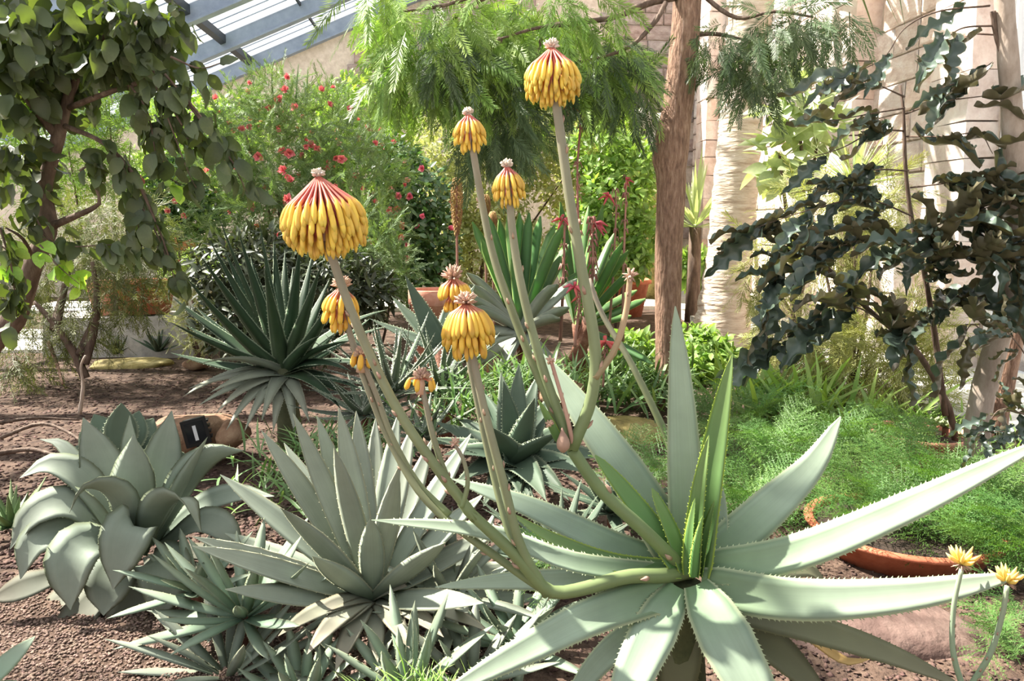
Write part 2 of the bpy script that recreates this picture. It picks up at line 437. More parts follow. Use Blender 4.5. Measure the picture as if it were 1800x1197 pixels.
# chamfered stone block template, unit size, front towards -Y (local), several variants
def block_tpl(seed):
    r = np.random.default_rng(seed); c = 0.05
    o = np.array([[-.5, 0, -.5], [.5, 0, -.5], [.5, 0, .5], [-.5, 0, .5]])
    mid = o.copy(); mid[:, 1] = -0.7
    fr = o * np.array([1 - 2 * c, 1, 1 - 2 * c * 1.6]); fr[:, 1] = -1.0 + r.uniform(-.18, .18, 4)
    V = np.vstack([o, mid, fr]); V[:, [0, 2]] += r.uniform(-.018, .018, (12, 2))
    ce = np.array([[0, -1.05 + r.uniform(-.1, .1), 0]]); V = np.vstack([V, ce])
    F4 = [[i, (i + 1) % 4, (i + 1) % 4 + 4, i + 4] for i in range(4)] + [[i + 4, (i + 1) % 4 + 4, (i + 1) % 4 + 8, i + 8] for i in range(4)]
    F3 = [[8 + i, 8 + (i + 1) % 4, 12] for i in range(4)]
    return V, [np.array(F3), np.array(F4)]
BLK = [Tpl('stone', *block_tpl(s), M_STONE) for s in range(6)]
BLK2 = [Tpl('stone', *block_tpl(s + 40), M_STONE2) for s in range(6)]
def block_M(c, ax, nrm_in, w, h, dep):
    M = np.eye(4); M[:3, 0] = ax * w; M[:3, 1] = nrm_in * dep; M[:3, 2] = np.array([0, 0, 1.0]) * h; M[:3, 3] = c; return M
# long wall on the right, facing -X (room)
V, F = rbox(WX, WX + 0.6, 7.6, EY + 0.6, -0.3, 9.6)
wr = tag(put('wall_right', V, [F], M_MORTAR, smooth=False), 'tall sunlit sandstone wall with flat pilasters', 'wall', kind='structure')
PIL = [7.95, 10.3, 16.2]
cnt = 0; z = 0.0; row = 0
while z < 6.2:
    h = rng.uniform(0.30, 0.42); y = 7.62 + (row % 2) * 0.25
    while y < EY - 0.1:
        wd = min(rng.uniform(0.5, 0.85), EY - y)
        if z < 1.5 + 0.33 * (y + 1) and not any(p - .35 < y + wd / 2 < p + .35 for p in PIL) and cnt < 290:
            inst('stone', BLK[cnt % 6].me, block_M(room(WX, y + wd / 2, z + h / 2), RFWD, RRIGHT, wd - .02, h - .02, 0.05), wr); cnt += 1
        y += wd
    z += h; row += 1
cnt = 0
for p in PIL:
    z = 0.0
    while z < 7.4:
        h = rng.uniform(0.34, 0.5)
        V, F = rbox(WX - 0.34, WX, p - .33, p + .33, z + .006, z + h - .006)
        V += rng.uniform(-.012, .012, V.shape)
        put('pilaster_block', V, [F], M_STONE, wr, smooth=False); z += h
# end wall
V, F = rbox(EAVE_X, WX, EY, EY + 0.5, -0.3, 2.0)
poly = [(EAVE_X, -0.3), (WX + .3, -0.3), (WX + .3, roof_z(WX) - .1), (EAVE_X, roof_z(EAVE_X) - .1)]
V = np.array([room(x, EY + dy, z) for dy in (0, 0.5) for x, z in poly]); F = [np.array([[0, 1, 2, 3], [7, 6, 5, 4], [0, 4, 5, 1], [1, 5, 6, 2], [2, 6, 7, 3], [3, 7, 4, 0]])]
we = tag(put('wall_end', V, F, M_MORTAR, smooth=False), 'shaded rubble stone end wall under the sloping roof', 'wall', kind='structure')
cnt = 0; z = 0.0; row = 0
while z < 7.2:
    h = rng.uniform(0.26, 0.38); x = -6.0 + (row % 2) * .2
    while x < WX - .3:
        wd = rng.uniform(0.4, 0.8)
        vis = (-2.6 < x < 1.6 and 3.6 < z < roof_z(x) - .4) or (3.2 < x)
        if vis and cnt < 280:
            inst('stone', BLK2[cnt % 6].me, block_M(room(x + wd / 2, EY, z + h / 2), -RRIGHT * -1, RFWD, wd - .025, h - .025, .06), we); cnt += 1
        x += wd
    z += h; row += 1

# roof: rafters, glazing bars, purlins, panes
roof = empty('ceiling', room(0, 8, 7), 'sloping glass roof on blue grey steel rafters', 'roof', kind='structure')
sl = math.sqrt(1 + .425 ** 2)
def roof_beam(name, X0, X1, Y0, Y1, top, depth, mat):
    V = []
    for zz in (top - depth, top):
        for Y in (Y0, Y1):
            for X in (X0, X1): V.append(room(X, Y, roof_z(X) + zz))
    F = np.array([[0, 2, 3, 1], [4, 5, 7, 6], [0, 1, 5, 4], [2, 6, 7, 3], [0, 4, 6, 2], [1, 3, 7, 5]])
    return put(name, V, [F], mat, roof, smooth=False)
RY = [17.62, 15.7, 13.7, 11.7, 9.7, 7.7, 5.7, 3.7, 1.7, -0.3, -2.3]
for i, y in enumerate(RY):
    roof_beam('rafter', EAVE_X, WX, y - .05, y + .05, 0.0, 0.28, M_STEEL)
    roof_beam('rafter_flange', EAVE_X, WX, y - .10, y + (.07 if i == 0 else .10), -0.28, 0.03, M_STEEL)
PX = [-10.4, -8.9, -7.4, -5.9, -4.4, -2.9, -1.4, 0.1, 1.6, 3.1, 4.6]
for j, x in enumerate(PX):
    big = j % 2 == 0
    roof_beam('purlin', x, x + (.10 if big else .035), RY[-1], RY[0], -0.02, 0.14 if big else 0.05, M_DARKSTEEL)
pane = None
for i in range(len(RY) - 1):
    ys = np.linspace(RY[i + 1] + .09, RY[i] - .09, 6)
    for q in ys[1:-1]: roof_beam('glazing_bar', EAVE_X, WX, q - .008, q + .008, 0.02, 0.035, M_STEEL)
    for a, b in zip(ys[:-1], ys[1:]):
        for x0, x1 in zip([EAVE_X] + PX[1::2], PX[1::2] + [WX]):
            V = np.array([room(x, y, roof_z(x) + zz) for zz in (0.0, .008) for x, y in ((x0, a), (x1, a), (x1, b), (x0, b))])
            put('pane', V, [np.array([[0, 1, 2, 3], [7, 6, 5, 4]])], M_GLASS, roof, smooth=False)
# low glass wall at the eaves
wl = empty('wall_left', room(EAVE_X, 10, 0), 'low glass wall at the eaves behind the trees', 'wall', kind='structure')
for y in np.arange(3.7, 17.7, 1.0):
    V, F = rbox(EAVE_X - .04, EAVE_X + .04, y - .03, y + .03, -.2, roof_z(EAVE_X)); put('mullion', V, [F], M_STEEL, wl, smooth=False)
    V, F = rbox(EAVE_X - .004, EAVE_X + .004, y + .03, y + .97, .3, roof_z(EAVE_X)); put('pane', V, [F], M_GLASS, wl, smooth=False)
V, F = rbox(EAVE_X - .15, EAVE_X + .15, 3, EY, -.3, .3); put('sill', V, [F], M_SLAB, wl, smooth=False)
# tall window in the long wall, beside the last pilaster
win = empty('window_1', room(WX, 6.2, 0), 'tall bright window with white frame beside the nearest pilaster', 'window', kind='structure')
for y in (7.5, 6.3, 5.1, 3.9):
    V, F = rbox(WX - .02, WX + .12, y - .05, y + .05, .0, 5.6); put('window_frame', V, [F], M_WHITE, win, smooth=False)
for z in (0.0, 2.6, 5.6):
    V, F = rbox(WX, WX + .10, 3.9, 7.52, z, z + .09); put('window_frame', V, [F], M_WHITE, win, smooth=False)
for y0, y1 in ((6.35, 7.47), (5.15, 6.25), (3.95, 5.05)):
    for z0, z1 in ((.09, 2.6), (2.69, 5.6)):
        V, F = rbox(WX + .04, WX + .05, y0, y1, z0, z1); put('pane', V, [F], M_PANE, win, smooth=False)
V, F = rbox(WX, WX + .6, 3.0, 7.6, 5.7, 9.6)
put('wall_lintel', V, [F], M_MORTAR, wr, smooth=False)

# gravel and bark lying on the soil
def pebble_tpl(name, mat, flat=.6):
    V = np.array([[1, 0, 0], [-1, 0, 0], [0, 1, 0], [0, -1, 0], [0, 0, flat], [0, 0, -flat]], float) * .5
    F = np.array([[0, 2, 4], [2, 1, 4], [1, 3, 4], [3, 0, 4], [2, 0, 5], [1, 2, 5], [3, 1, 5], [0, 3, 5]]); return Tpl(name, V, F, mat)
M_PEB = leafmat('pebble', lin(122, 98, 84), lin(136, 110, 96), lin(150, 126, 112), trans=0, rough=.9, var=.42, noise=30, namt=.2)
M_BARK = leafmat('bark_chip', lin(90, 66, 56), lin(100, 74, 64), lin(112, 86, 76), trans=0, rough=.95, var=.45, noise=30, namt=.2)
def strew(name, label, tp, n, px, py, smin, smax, flat=False):
    P = []
    while len(P) < n:
        q = ground_at(rng.uniform(*px), rng.uniform(*py)); P.append(q)
    P = np.array(P); P = P[(P[:, 0] + .074 * P[:, 1] < 3.8) & (P[:, 1] < 14)]; n = len(P); P[:, 2] = gz(P[:, 0], P[:, 1]) + .002
    s = rng.uniform(smin, smax, n) ** 1.0
    D = rvec(n); D[:, 2] *= .3; U = np.array([0, 0, 1.0]) + rvec(n) * .5
    o = merged(name, tp, basis(D, U, s, P), None); tag(o, label, 'gravel')
strew('gravel', 'fine brown gravel in front of the broad grey agave', pebble_tpl('pebble', M_PEB), 15000, (-200, 760), (1010, 1260), .006, .020)
strew('bark_mulch', 'dark brown bark mulch covering the middle of the bed', pebble_tpl('chip', M_BARK, .35), 15000, (-200, 1000), (635, 1040), .012, .045)
strew('leaf_litter', 'brown litter on the soil around the slim tree trunk', pebble_tpl('chip', M_BARK, .25), 6000, (760, 1900), (650, 1230), .010, .035)
# ================================================================== succulents in front
M_ALOE = leafmat('aloe_leaf', lin(92, 128, 72), lin(154, 174, 148), lin(160, 176, 150), edge=lin(196, 205, 166), trans=.16, rough=.45, var=.10, noise=9, namt=.24, tcol=(1.1, 1.4, .4), streak=.45, spec=.3)
M_ALOE_G = leafmat('aloe_leaf_green', lin(74, 116, 52), lin(96, 138, 70), lin(120, 150, 80), edge=lin(176, 196, 80), trans=.28, rough=.4, var=.10, noise=7, namt=.15, tcol=(1.2, 1.5, .35))
M_ALOE_O = leafmat('aloe_leaf_old', lin(88, 92, 62), lin(110, 112, 78), lin(120, 116, 84), edge=lin(120, 120, 84), trans=.1, rough=.6, var=.12, noise=8, namt=.2)
M_TIP = plainmat('thorn', lin(110, 48, 34), .6)
M_STALK = leafmat('flower_stalk', lin(104, 122, 72), lin(122, 128, 90), lin(132, 120, 102), trans=0, rough=.5, var=.08, noise=12, namt=.25)
M_STALK_B = leafmat('flower_stalk_base', lin(100, 118, 68), lin(106, 124, 72), lin(104, 122, 72), trans=0, rough=.5, var=.03, noise=12, namt=.2)
M_BRACT = leafmat('stalk_bract', lin(158, 124, 98), lin(172, 138, 112), lin(150, 114, 94), trans=0, rough=.7, var=.15)
def floretmat(name, pink, yel, tipc):
    m, t, out = newmat(name)
    a = N(t, 'ShaderNodeAttribute', attribute_name='lv'); s = N(t, 'ShaderNodeSeparateXYZ'); t.links.new(a.outputs['Vector'], s.inputs[0])
    r = rampn(t, [(0.0, pink), (.30, pink), (.40, yel), (.82, yel), (1.0, tipc)]); t.links.new(s.outputs['X'], r.inputs['Fac'])
    oi = N(t, 'ShaderNodeObjectInfo'); hs = N(t, 'ShaderNodeHueSaturation'); t.links.new(r.outputs[0], hs.inputs['Color'])
    t.links.new(mathn(t, 'ADD', mathn(t, 'MULTIPLY', oi.outputs['Random'], .3), .85), hs.inputs['Value'])
    t.links.new(mathn(t, 'ADD', mathn(t, 'MULTIPLY', oi.outputs['Random'], .02), .49), hs.inputs['Hue'])
    p = N(t, 'ShaderNodeBsdfPrincipled'); t.links.new(hs.outputs[0], p.inputs['Base Color']); p.inputs['Roughness'].default_value = .45
    tr = N(t, 'ShaderNodeBsdfTranslucent'); t.links.new(hs.outputs[0], tr.inputs[0])
    mx = N(t, 'ShaderNodeMixShader'); mx.inputs[0].default_value = .22
    t.links.new(p.outputs[0], mx.inputs[1]); t.links.new(tr.outputs[0], mx.inputs[2]); t.links.new(mx.outputs[0], out.inputs[0]); return m
M_FLORET = floretmat('floret_pink_yellow', lin(216, 122, 108), lin(232, 192, 80), lin(206, 184, 84))
M_FLORET2 = floretmat('floret_orange_yellow', lin(200, 122, 96), lin(228, 180, 70), lin(202, 174, 72))
M_TUFT = leafmat('dry_tuft', lin(214, 194, 178), lin(218, 204, 190), lin(206, 184, 166), trans=.1, rough=.9, var=.2)
M_TUFT2 = leafmat('dry_tuft_brown', lin(184, 140, 114), lin(198, 160, 134), lin(178, 138, 114), trans=.1, rough=.9, var=.25)

AO = at(1207, 1022, 2.0)
aloe = empty('aloe_plant', (AO[0], AO[1], 0), 'large pale green aloe with toothed leaves and tall stalks of yellow flower heads', 'aloe')
def fitleaf(parent, pts, wpx, mat, n=16, **kw):
    P = spline([at(*p) for p in pts], n); dm = np.mean([p[2] for p in pts])
    return leaf_obj(parent, P, wpx * dm / FPX, mat, **kw)
def aleaf(pts, wpx, mat=None, prof='aloe', face=.55, ch=.22, th=.14, tip=True, teeth=34, **kw):
    o = fitleaf(aloe, pts, wpx, mat or M_ALOE, prof=prof, face=face, ch=ch, th=th, teeth=teeth, tl=.0042 if mat is not M_ALOE_G else .0028, **kw)
# old leaves hanging below
aleaf([(1285, 1070, 2.0), (1420, 1105, 2.0), (1560, 1150, 1.98), (1690, 1205, 1.95)], 66, M_ALOE_O, teeth=22)
aleaf([(1270, 1080, 2.02), (1360, 1140, 2.0), (1460, 1235, 1.95)], 84, M_ALOE_O, teeth=16)
aleaf([(1250, 1080, 2.03), (1290, 1170, 2.0), (1330, 1290, 1.98)], 92, M_ALOE_O, teeth=16)
aleaf([(1190, 1080, 2.03), (1195, 1160, 2.0), (1170, 1290, 1.98)], 86, M_ALOE_O, teeth=16)
aleaf([(1290, 1050, 2.06), (1400, 1100, 2.1), (1480, 1160, 2.1), (1530, 1158, 2.1)], 40, leafmat('aloe_leaf_yellowed', lin(170, 140, 60), lin(198, 160, 70), lin(160, 130, 60), trans=.1, rough=.6), teeth=10)
aleaf([(1265, 1010, 2.05), (1360, 1000, 2.15), (1420, 1000, 2.2), (1452, 1028, 2.2)], 70, M_ALOE_O, teeth=14)
aleaf([(1175, 1085, 2.08), (1130, 1160, 2.02), (1090, 1260, 1.95)], 52, teeth=24)
aleaf([(1150, 1090, 2.06), (1060, 1160, 2.06), (980, 1260, 2.02)], 60, M_ALOE, teeth=20)
# back leaves
aleaf([(1195, 985, 2.08), (1110, 845, 2.2), (1010, 705, 2.35), (945, 615, 2.45)], 76, face=.85, teeth=26)
aleaf([(1250, 985, 2.05), (1350, 895, 2.15), (1430, 815, 2.25), (1478, 732, 2.3)], 74, face=.8)
aleaf([(1190, 1000, 2.05), (1080, 962, 2.12), (930, 892, 2.22), (795, 842, 2.3)], 58, face=.6, teeth=44)
aleaf([(1195, 1005, 2.02), (1075, 990, 2.03), (965, 945, 2.05), (895, 900, 2.06)], 48, M_ALOE_G, face=.35, teeth=30)
aleaf([(1180, 1012, 2.03), (1010, 990, 1.98), (850, 935, 1.93), (653, 914, 1.88)], 46, face=.55, teeth=44)
aleaf([(1180, 1025, 2.04), (1050, 1022, 2.08), (900, 1022, 2.12), (765, 1032, 2.14)], 52, face=.6, teeth=36)
# right leaves
aleaf([(1235, 1002, 2.0), (1400, 972, 1.95), (1600, 890, 1.87), (1850, 768, 1.78)], 70, face=.8, teeth=50)
aleaf([(1232, 1030, 1.97), (1400, 1055, 1.88), (1600, 1045, 1.80), (1798, 1010, 1.74)], 82, face=.85, teeth=50)
# front leaves
aleaf([(1175, 1040, 1.97), (1040, 1085, 1.87), (920, 1145, 1.78), (770, 1225, 1.68)], 74, face=.8, teeth=44)
aleaf([(1192, 1032, 1.98), (1150, 1110, 1.87), (1075, 1270, 1.7)], 88, prof='neck', face=.7, teeth=30)
aleaf([(1224, 1028, 1.97), (1268, 1110, 1.85), (1370, 1300, 1.68)], 104, prof='neck', face=.75, teeth=30)
# upright heart
aleaf([(1213, 1010, 2.04), (1206, 880, 2.12), (1197, 700, 2.2), (1187, 538, 2.28)], 66, face=.85, teeth=36)
aleaf([(1226, 1010, 2.0), (1243, 880, 2.03), (1264, 750, 2.08), (1287, 622, 2.12)], 56, M_ALOE_G, face=.5, ch=.5, teeth=32)
aleaf([(1218, 1012, 1.99), (1222, 940, 2.0), (1232, 850, 2.01), (1246, 765, 2.02)], 36, M_ALOE_G, face=.4, ch=.6, teeth=24)
aleaf([(1214, 1012, 1.99), (1214, 950, 1.99), (1222, 875, 1.99)], 26, M_ALOE_G, face=.4, ch=.5, teeth=16)
aleaf([(1230, 1012, 1.99), (1240, 950, 1.99), (1256, 880, 1.99)], 26, M_ALOE_G, face=.4, ch=.5, teeth=16)
aleaf([(1222, 1014, 1.97), (1226, 960, 1.96), (1236, 905, 1.96)], 22, M_ALOE_G, face=.4, ch=.5, teeth=12)
aleaf([(1206, 1005, 2.01), (1180, 935, 2.03), (1146, 858, 2.06)], 32, M_ALOE_G, prof='blunt', face=.6, teeth=16)
aleaf([(1200, 1008, 2.01), (1130, 905, 2.05), (1046, 800, 2.1)], 44, M_ALOE_G, prof='blunt', face=.6, teeth=24)
aleaf([(1240, 1000, 2.06), (1262, 930, 2.12), (1268, 850, 2.16)], 40, face=.8, teeth=20)
# short woody stem
V, F, lv = tube(spline([AO + [0, .02, -.02], (AO[0] + .01, AO[1] + .05, .3), (AO[0] + .02, AO[1] + .06, -.02)], 8), [.05, .055, .06, .06, .065, .065, .07, .07], 10)
put('stem', V, F, surfmat('aloe_stem', [lin(62, 70, 44), lin(92, 96, 64)], scale=20), aloe, lv)

def stalk(parent, pts, r0px, r1px, mat=None, n=26, bracts=8, name='flower_stalk'):
    P = spline([at(*p) for p in pts], n); d = pts[0][2]
    R = np.linspace(r0px, r1px, n) * d / FPX * .84
    V, F, lv = tube(P, R, 9); o = put(name, V, F, mat or M_STALK, parent, lv)
    T = tang(P); pr = []
    for i in range(bracts):                      # papery bracts along the stalk
        j = int(np.interp((i + .5) / bracts, [0, 1], [1, n - 2])); sd = nrm(np.cross(T[j], rvec(1)[0]))
        b = P[j] + sd * R[j] * .82; L = R[j] * 1.5
        pr.append(tube(np.array([b - T[j] * L * .5, b + sd * R[j] * .35, b + T[j] * L * .5 + sd * R[j] * .5]), [R[j] * .34, R[j] * .34, R[j] * .08], 5))
    if pr:
        V, F, lv = join(pr); put('bract_scales', V, F, M_BRACT, o, lv, kind='stuff')
    return o
# --- inflorescence leaning left
stalk(aloe, [(1215, 1004, 2.05), (1165, 1012, 1.99), (1100, 1014, 1.94), (1010, 1038, 1.9), (960, 1036, 1.89), (905, 975, 1.88), (830, 905, 1.87), (812, 882, 1.87)], 17, 11, M_STALK_B, bracts=2)
stalk(aloe, [(836, 912, 1.87), (760, 812, 1.87), (700, 722, 1.88), (645, 612, 1.89), (600, 500, 1.9), (562, 385, 1.9)], 12, 9, bracts=16)
stalk(aloe, [(962, 1042, 1.9), (885, 988, 1.91), (757, 888, 1.95), (690, 785, 2.0), (640, 665, 2.03), (598, 530, 2.05)], 10, 7, bracts=14)
stalk(aloe, [(790, 905, 1.94), (735, 850, 1.98), (690, 770, 2.0), (660, 690, 2.02), (640, 640, 2.02)], 8, 6, bracts=8)
stalk(aloe, [(825, 900, 1.87), (790, 850, 1.88), (762, 770, 1.89), (742, 680, 1.9)], 8, 6, bracts=8)
stalk(aloe, [(812, 892, 1.86), (822, 850, 1.86), (815, 810, 1.86), (800, 782, 1.86)], 6, 4, bracts=1)
stalk(aloe, [(962, 1045, 1.89), (915, 960, 1.88), (885, 850, 1.88), (850, 715, 1.89), (822, 585, 1.9)], 12, 8, bracts=10)
stalk(aloe, [(945, 1030, 1.92), (898, 945, 1.95), (868, 840, 2.0), (835, 690, 2.05), (800, 505, 2.1)], 8, 6, bracts=6)
# --- inflorescence in the middle
stalk(aloe, [(1214, 1008, 2.06), (1180, 978, 2.02), (1130, 930, 2.0), (1055, 860, 2.0), (1005, 790, 2.0)], 16, 13, M_STALK_B, bracts=2)
stalk(aloe, [(1003, 790, 2.0), (958, 690, 2.02), (905, 560, 2.06), (862, 430, 2.1), (826, 235, 2.15)], 10, 7.5, bracts=9)
stalk(aloe, [(1005, 788, 2.0), (955, 650, 2.0), (918, 510, 2.02), (900, 400, 2.04), (895, 315, 2.05)], 11, 8, bracts=9)
stalk(aloe, [(1006, 788, 1.99), (1040, 700, 1.98), (1046, 610, 1.98), (1022, 470, 1.99), (1000, 340, 2.0), (970, 125, 2.02)], 14, 9, bracts=10)
stalk(aloe, [(1046, 665, 1.97), (1080, 615, 1.97), (1100, 550, 1.98), (1108, 485, 1.98)], 8, 6, leafmat('stalk_brown', lin(130, 112, 78), lin(150, 120, 88), lin(164, 128, 96), trans=0, var=.1), bracts=5)
stalk(aloe, [(1008, 785, 1.98), (995, 725, 1.98), (968, 632, 1.99)], 5, 4, M_BRACT, bracts=4)
aleaf([(982, 775, 1.99), (965, 740, 1.98), (946, 702, 1.97)], 20, M_ALOE_G, teeth=0)
V, F, lv = tube(spline([at(990, 795, 1.96), at(990, 775, 1.96), at(988, 752, 1.96)], 7), np.array([.3, .9, 1, .9, .6, .3, .1]) * .018, 8); put('bract', V, F, M_BRACT, aloe, lv)
for px, py, d, r in ((800, 778, 1.86, 9), (1108, 484, 1.98, 12), (967, 632, 1.99, 8), (966, 745, 1.97, 7)):
    pr = [tube(np.array([at(px, py + 3, d), at(px, py, d) + v * r * d / FPX * .6, at(px, py, d) + v * r * d / FPX * 1.25]), [.003, .0035, .001], 4) for v in rvec(22)]
    V, F, lv = join(pr); put('dry_bud', V, F, M_TUFT2, aloe, lv)

# --- floret: pedicel (pink) then a fat tube (yellow); grows along +Y, length 1, droop handled by three shapes
def floret_tpl(name, bend, ped, mat, fat):
    n = 9; t = np.linspace(0, 1, n); a = np.radians(np.interp(t, [0, ped, ped + .2, 1], [0, bend * .4, bend, bend]))
    st = np.stack([np.zeros(n), np.cos(a), -np.sin(a)], 1) / (n - 1); P = np.vstack([[0, 0, 0], np.cumsum(st[:-1], 0)])
    R = np.interp(t, [0, ped * .9, ped + .04, ped + .12, .85, .97, 1], [.4, .38, .6, .95, 1, .7, .15]) * fat
    V, F, lv = tube(P, R, 7); lv[:, 0] = np.concatenate([np.repeat(np.interp(t, [0, ped, 1], [0, .34, 1]), 7), [0, 1]]); return Tpl('floret', V, F, mat, lv)
def head(parent, ptop, pbot, Rpx, d, n, layers, mat, tuft=M_TUFT, tuftpx=9, cone=.5, fat=5.5, ltop=.36, spread=.78):
    """flower head hanging round the stalk: ptop, pbot pixels of crown and lower end"""
    A = at(*ptop, d); B = at(*pbot, d); ax = nrm(A - B); H = np.linalg.norm(A - B); R = Rpx * d / FPX
    pr = []
    for v in nrm(rvec(70) * np.array([1, 1, .8]) + ax * .75):
        L = tuftpx * d / FPX * rng.uniform(.8, 1.3); c = A - ax * L * .1
        pr.append(tube(np.array([c, c + v * L * .7, c + v * L]), [.0020, .0036, .0010], 4))
    pr.append(tube(np.array([A - ax * H * .8, A - ax * H * .3, A - ax * .002]), np.array([9, 7, 4]) * d / FPX, 8))
    V, F, lv = join(pr); h = put('flower_head', V, F, tuft, parent, lv)
    e1 = nrm(np.cross(ax, [0, 1, 0])); e2 = np.cross(ax, e1); k = 0
    back = []; cnts = np.linspace(1.15, .85, layers); cnts = (n * cnts / cnts.sum()).round().astype(int)
    for l in range(layers):
        u = l / max(1, layers - 1)
        for q in range(cnts[l]):
            th = 2 * math.pi * (q + .5 * (l % 2) + rng.uniform(-.2, .2)) / cnts[l]; rad = e1 * math.cos(th) + e2 * math.sin(th)
            zE = -H * (.62 + .38 * u) + rng.uniform(-.055, .05) * H         # end of the tube
            rE = R * math.sqrt(max(.05, 1 - (max(0, u - cone) / (1.07 - cone)) ** 2)) * rng.uniform(.93, 1.02)
            zA = -H * (.04 + .30 * u); rA = .04 * R
            zB = -H * (.62 + .38 * u - ltop * (1 - .25 * u)); rB = min(rE * .9, R * (spread + .12 * u))
            pA = A + ax * zA + rad * rA; pB = A + ax * zB + rad * rB; pE = A + ax * zE + rad * rE
            P = np.vstack([pA + (pB - pA) * np.linspace(0, 1, 4)[:-1, None], bez(pB, pB * .45 + pE * .55 + rad * .05 * R, pE, 6)])
            f = fat * d / FPX * (1 - .25 * u) * rng.uniform(.9, 1.1)
            Rr = np.array([.45, .42, .42, .62, .95, 1.05, 1.1, .95, .25]) * f
            V, F, lv = tube(P, Rr, 6); lv[:, 0] = np.concatenate([np.repeat([0, .12, .25, .36, .5, .62, .75, .9, 1.0], 6), [0, 1]])
            if rad[1] > .25: back.append((V, F, lv))
            else: put('floret', V, F, mat, h, lv)
    if back:
        V, F, lv = join(back); put('florets', V, F, mat, h, lv, kind='stuff')
    return h
head(aloe, (559, 306), (578, 452), 72, 1.9, 170, 7, M_FLORET, tuftpx=11, cone=.3, fat=5.2, ltop=.27, spread=.80)
head(aloe, (970, 80), (972, 186), 47, 2.02, 110, 6, M_FLORET, tuftpx=12, cone=.35, fat=4.2, ltop=.30, spread=.74)
head(aloe, (819, 530), (826, 628), 46, 1.9, 64, 3, M_FLORET2, tuft=M_TUFT2, tuftpx=19, cone=.75, fat=5.6, ltop=.42, spread=.60)
head(aloe, (601, 500), (598, 582), 31, 2.05, 36, 3, M_FLORET2, tuft=M_TUFT2, tuftpx=16, cone=.5, fat=5.0, ltop=.34, spread=.7)
head(aloe, (797, 486), (800, 548), 28, 2.1, 30, 2, M_FLORET2, tuft=M_TUFT2, tuftpx=20, cone=.7, fat=4.8, ltop=.36, spread=.75)
head(aloe, (823, 198), (827, 268), 28, 2.15, 44, 3, M_FLORET, tuftpx=9, cone=.6, fat=3.7, ltop=.36, spread=.62)
head(aloe, (891, 290), (897, 364), 28, 2.05, 42, 3, M_FLORET, tuftpx=11, cone=.6, fat=3.9, ltop=.36, spread=.62)
head(aloe, (741, 662), (738, 700), 26, 1.9, 5, 1, M_FLORET2, tuft=M_TUFT2, tuftpx=17, cone=.7, fat=4.6, ltop=.5)
head(aloe, (636, 622), (634, 662), 16, 2.02, 4, 1, M_FLORET2, tuft=M_TUFT2, tuftpx=15, cone=.7, fat=5.4, ltop=.6)

# ------------------------------------------------------------------ broad grey agave
M_AGAVE = leafmat('agave_grey', lin(98, 114, 90), lin(126, 138, 120), lin(138, 146, 130), edge=lin(104, 112, 88), trans=.08, rough=.6, var=.14, noise=7, namt=.30, spec=.22, streak=.25)
M_AGAVE_D = leafmat('agave_grey_old', lin(88, 92, 76), lin(108, 110, 94), lin(108, 100, 86), edge=lin(100, 92, 76), trans=.05, rough=.7, var=.18, noise=9, namt=.35, spec=.2)
ag = empty('agave_plant', at(238, 1060, 3.05) * [1, 1, 0], 'squat broad-leaved grey agave with arching leaves on the gravel', 'agave', 'agaves of the bed')
def gleaf(pts, wpx, mat=M_AGAVE, prof='spade', face=.45, ch=.3, th=.07, teeth=26, **kw):
    fitleaf(ag, pts, wpx, mat, prof=prof, face=face, ch=ch, th=th, teeth=teeth, tl=.0035, **kw)
O = at(238, 975, 3.08)
for az, e0, e1, L, ww in ((-1.9, -5, -62, .48, .17), (-1.2, -8, -64, .46, .18), (-.6, -5, -58, .46, .17), (-2.6, -5, -60, .47, .17), (3.0, -5, -50, .47, .16), (-.1, 0, -50, .46, .16), (.5, 10, -40, .44, .15), (2.4, 10, -40, .46, .15), (-1.55, -20, -72, .40, .17), (-2.2, -20, -70, .42, .17), (-.9, -22, -70, .42, .17)):
    leaf_obj(ag, az_path(O - [0, 0, .05], az, e0, e1, L, 14, .03), ww, M_AGAVE_D, prof='spade', face=.15, ch=.3, th=.07, teeth=20, tl=.0035)
gleaf([(120, 1000, 2.95), (70, 1025, 2.85), (-20, 1055, 2.8)], 60, M_AGAVE_D)
gleaf([(205, 950, 3.1), (120, 795, 3.25), (70, 772, 3.3)], 34)
gleaf([(225, 950, 3.15), (228, 830, 3.25), (228, 730, 3.28)], 40, face=.6)
gleaf([(225, 955, 3.1), (190, 850, 3.16), (146, 734, 3.2)], 76, face=.7)
gleaf([(255, 955, 3.1), (283, 840, 3.16), (302, 722, 3.2)], 76, face=.7)
gleaf([(265, 955, 3.05), (318, 860, 3.05), (365, 768, 3.05)], 50, face=.25)
gleaf([(270, 950, 3.07), (330, 840, 3.08), (375, 800, 3.08), (428, 792, 3.08)], 66, face=.6)
gleaf([(275, 955, 3.1), (345, 895, 3.14), (410, 870, 3.14), (482, 872, 3.14)], 50, face=.5)
gleaf([(215, 955, 3.08), (150, 850, 3.08), (90, 818, 3.05), (35, 840, 3.0)], 70, face=.45)
gleaf([(215, 965, 3.05), (130, 890, 2.98), (60, 905, 2.9), (18, 965, 2.85)], 74, face=.5)
gleaf([(215, 975, 3.03), (130, 935, 2.93), (62, 955, 2.84), (36, 1018, 2.8)], 78, face=.5)
gleaf([(280, 965, 3.06), (350, 920, 3.04), (395, 935, 3.0), (418, 990, 2.98)], 66, face=.4)
gleaf([(225, 985, 3.0), (165, 955, 2.85), (128, 985, 2.76), (124, 1072, 2.72)], 96, face=.45)
gleaf([(225, 990, 3.0), (205, 1000, 2.88), (192, 1030, 2.8), (182, 1082, 2.76)], 92, face=.5)
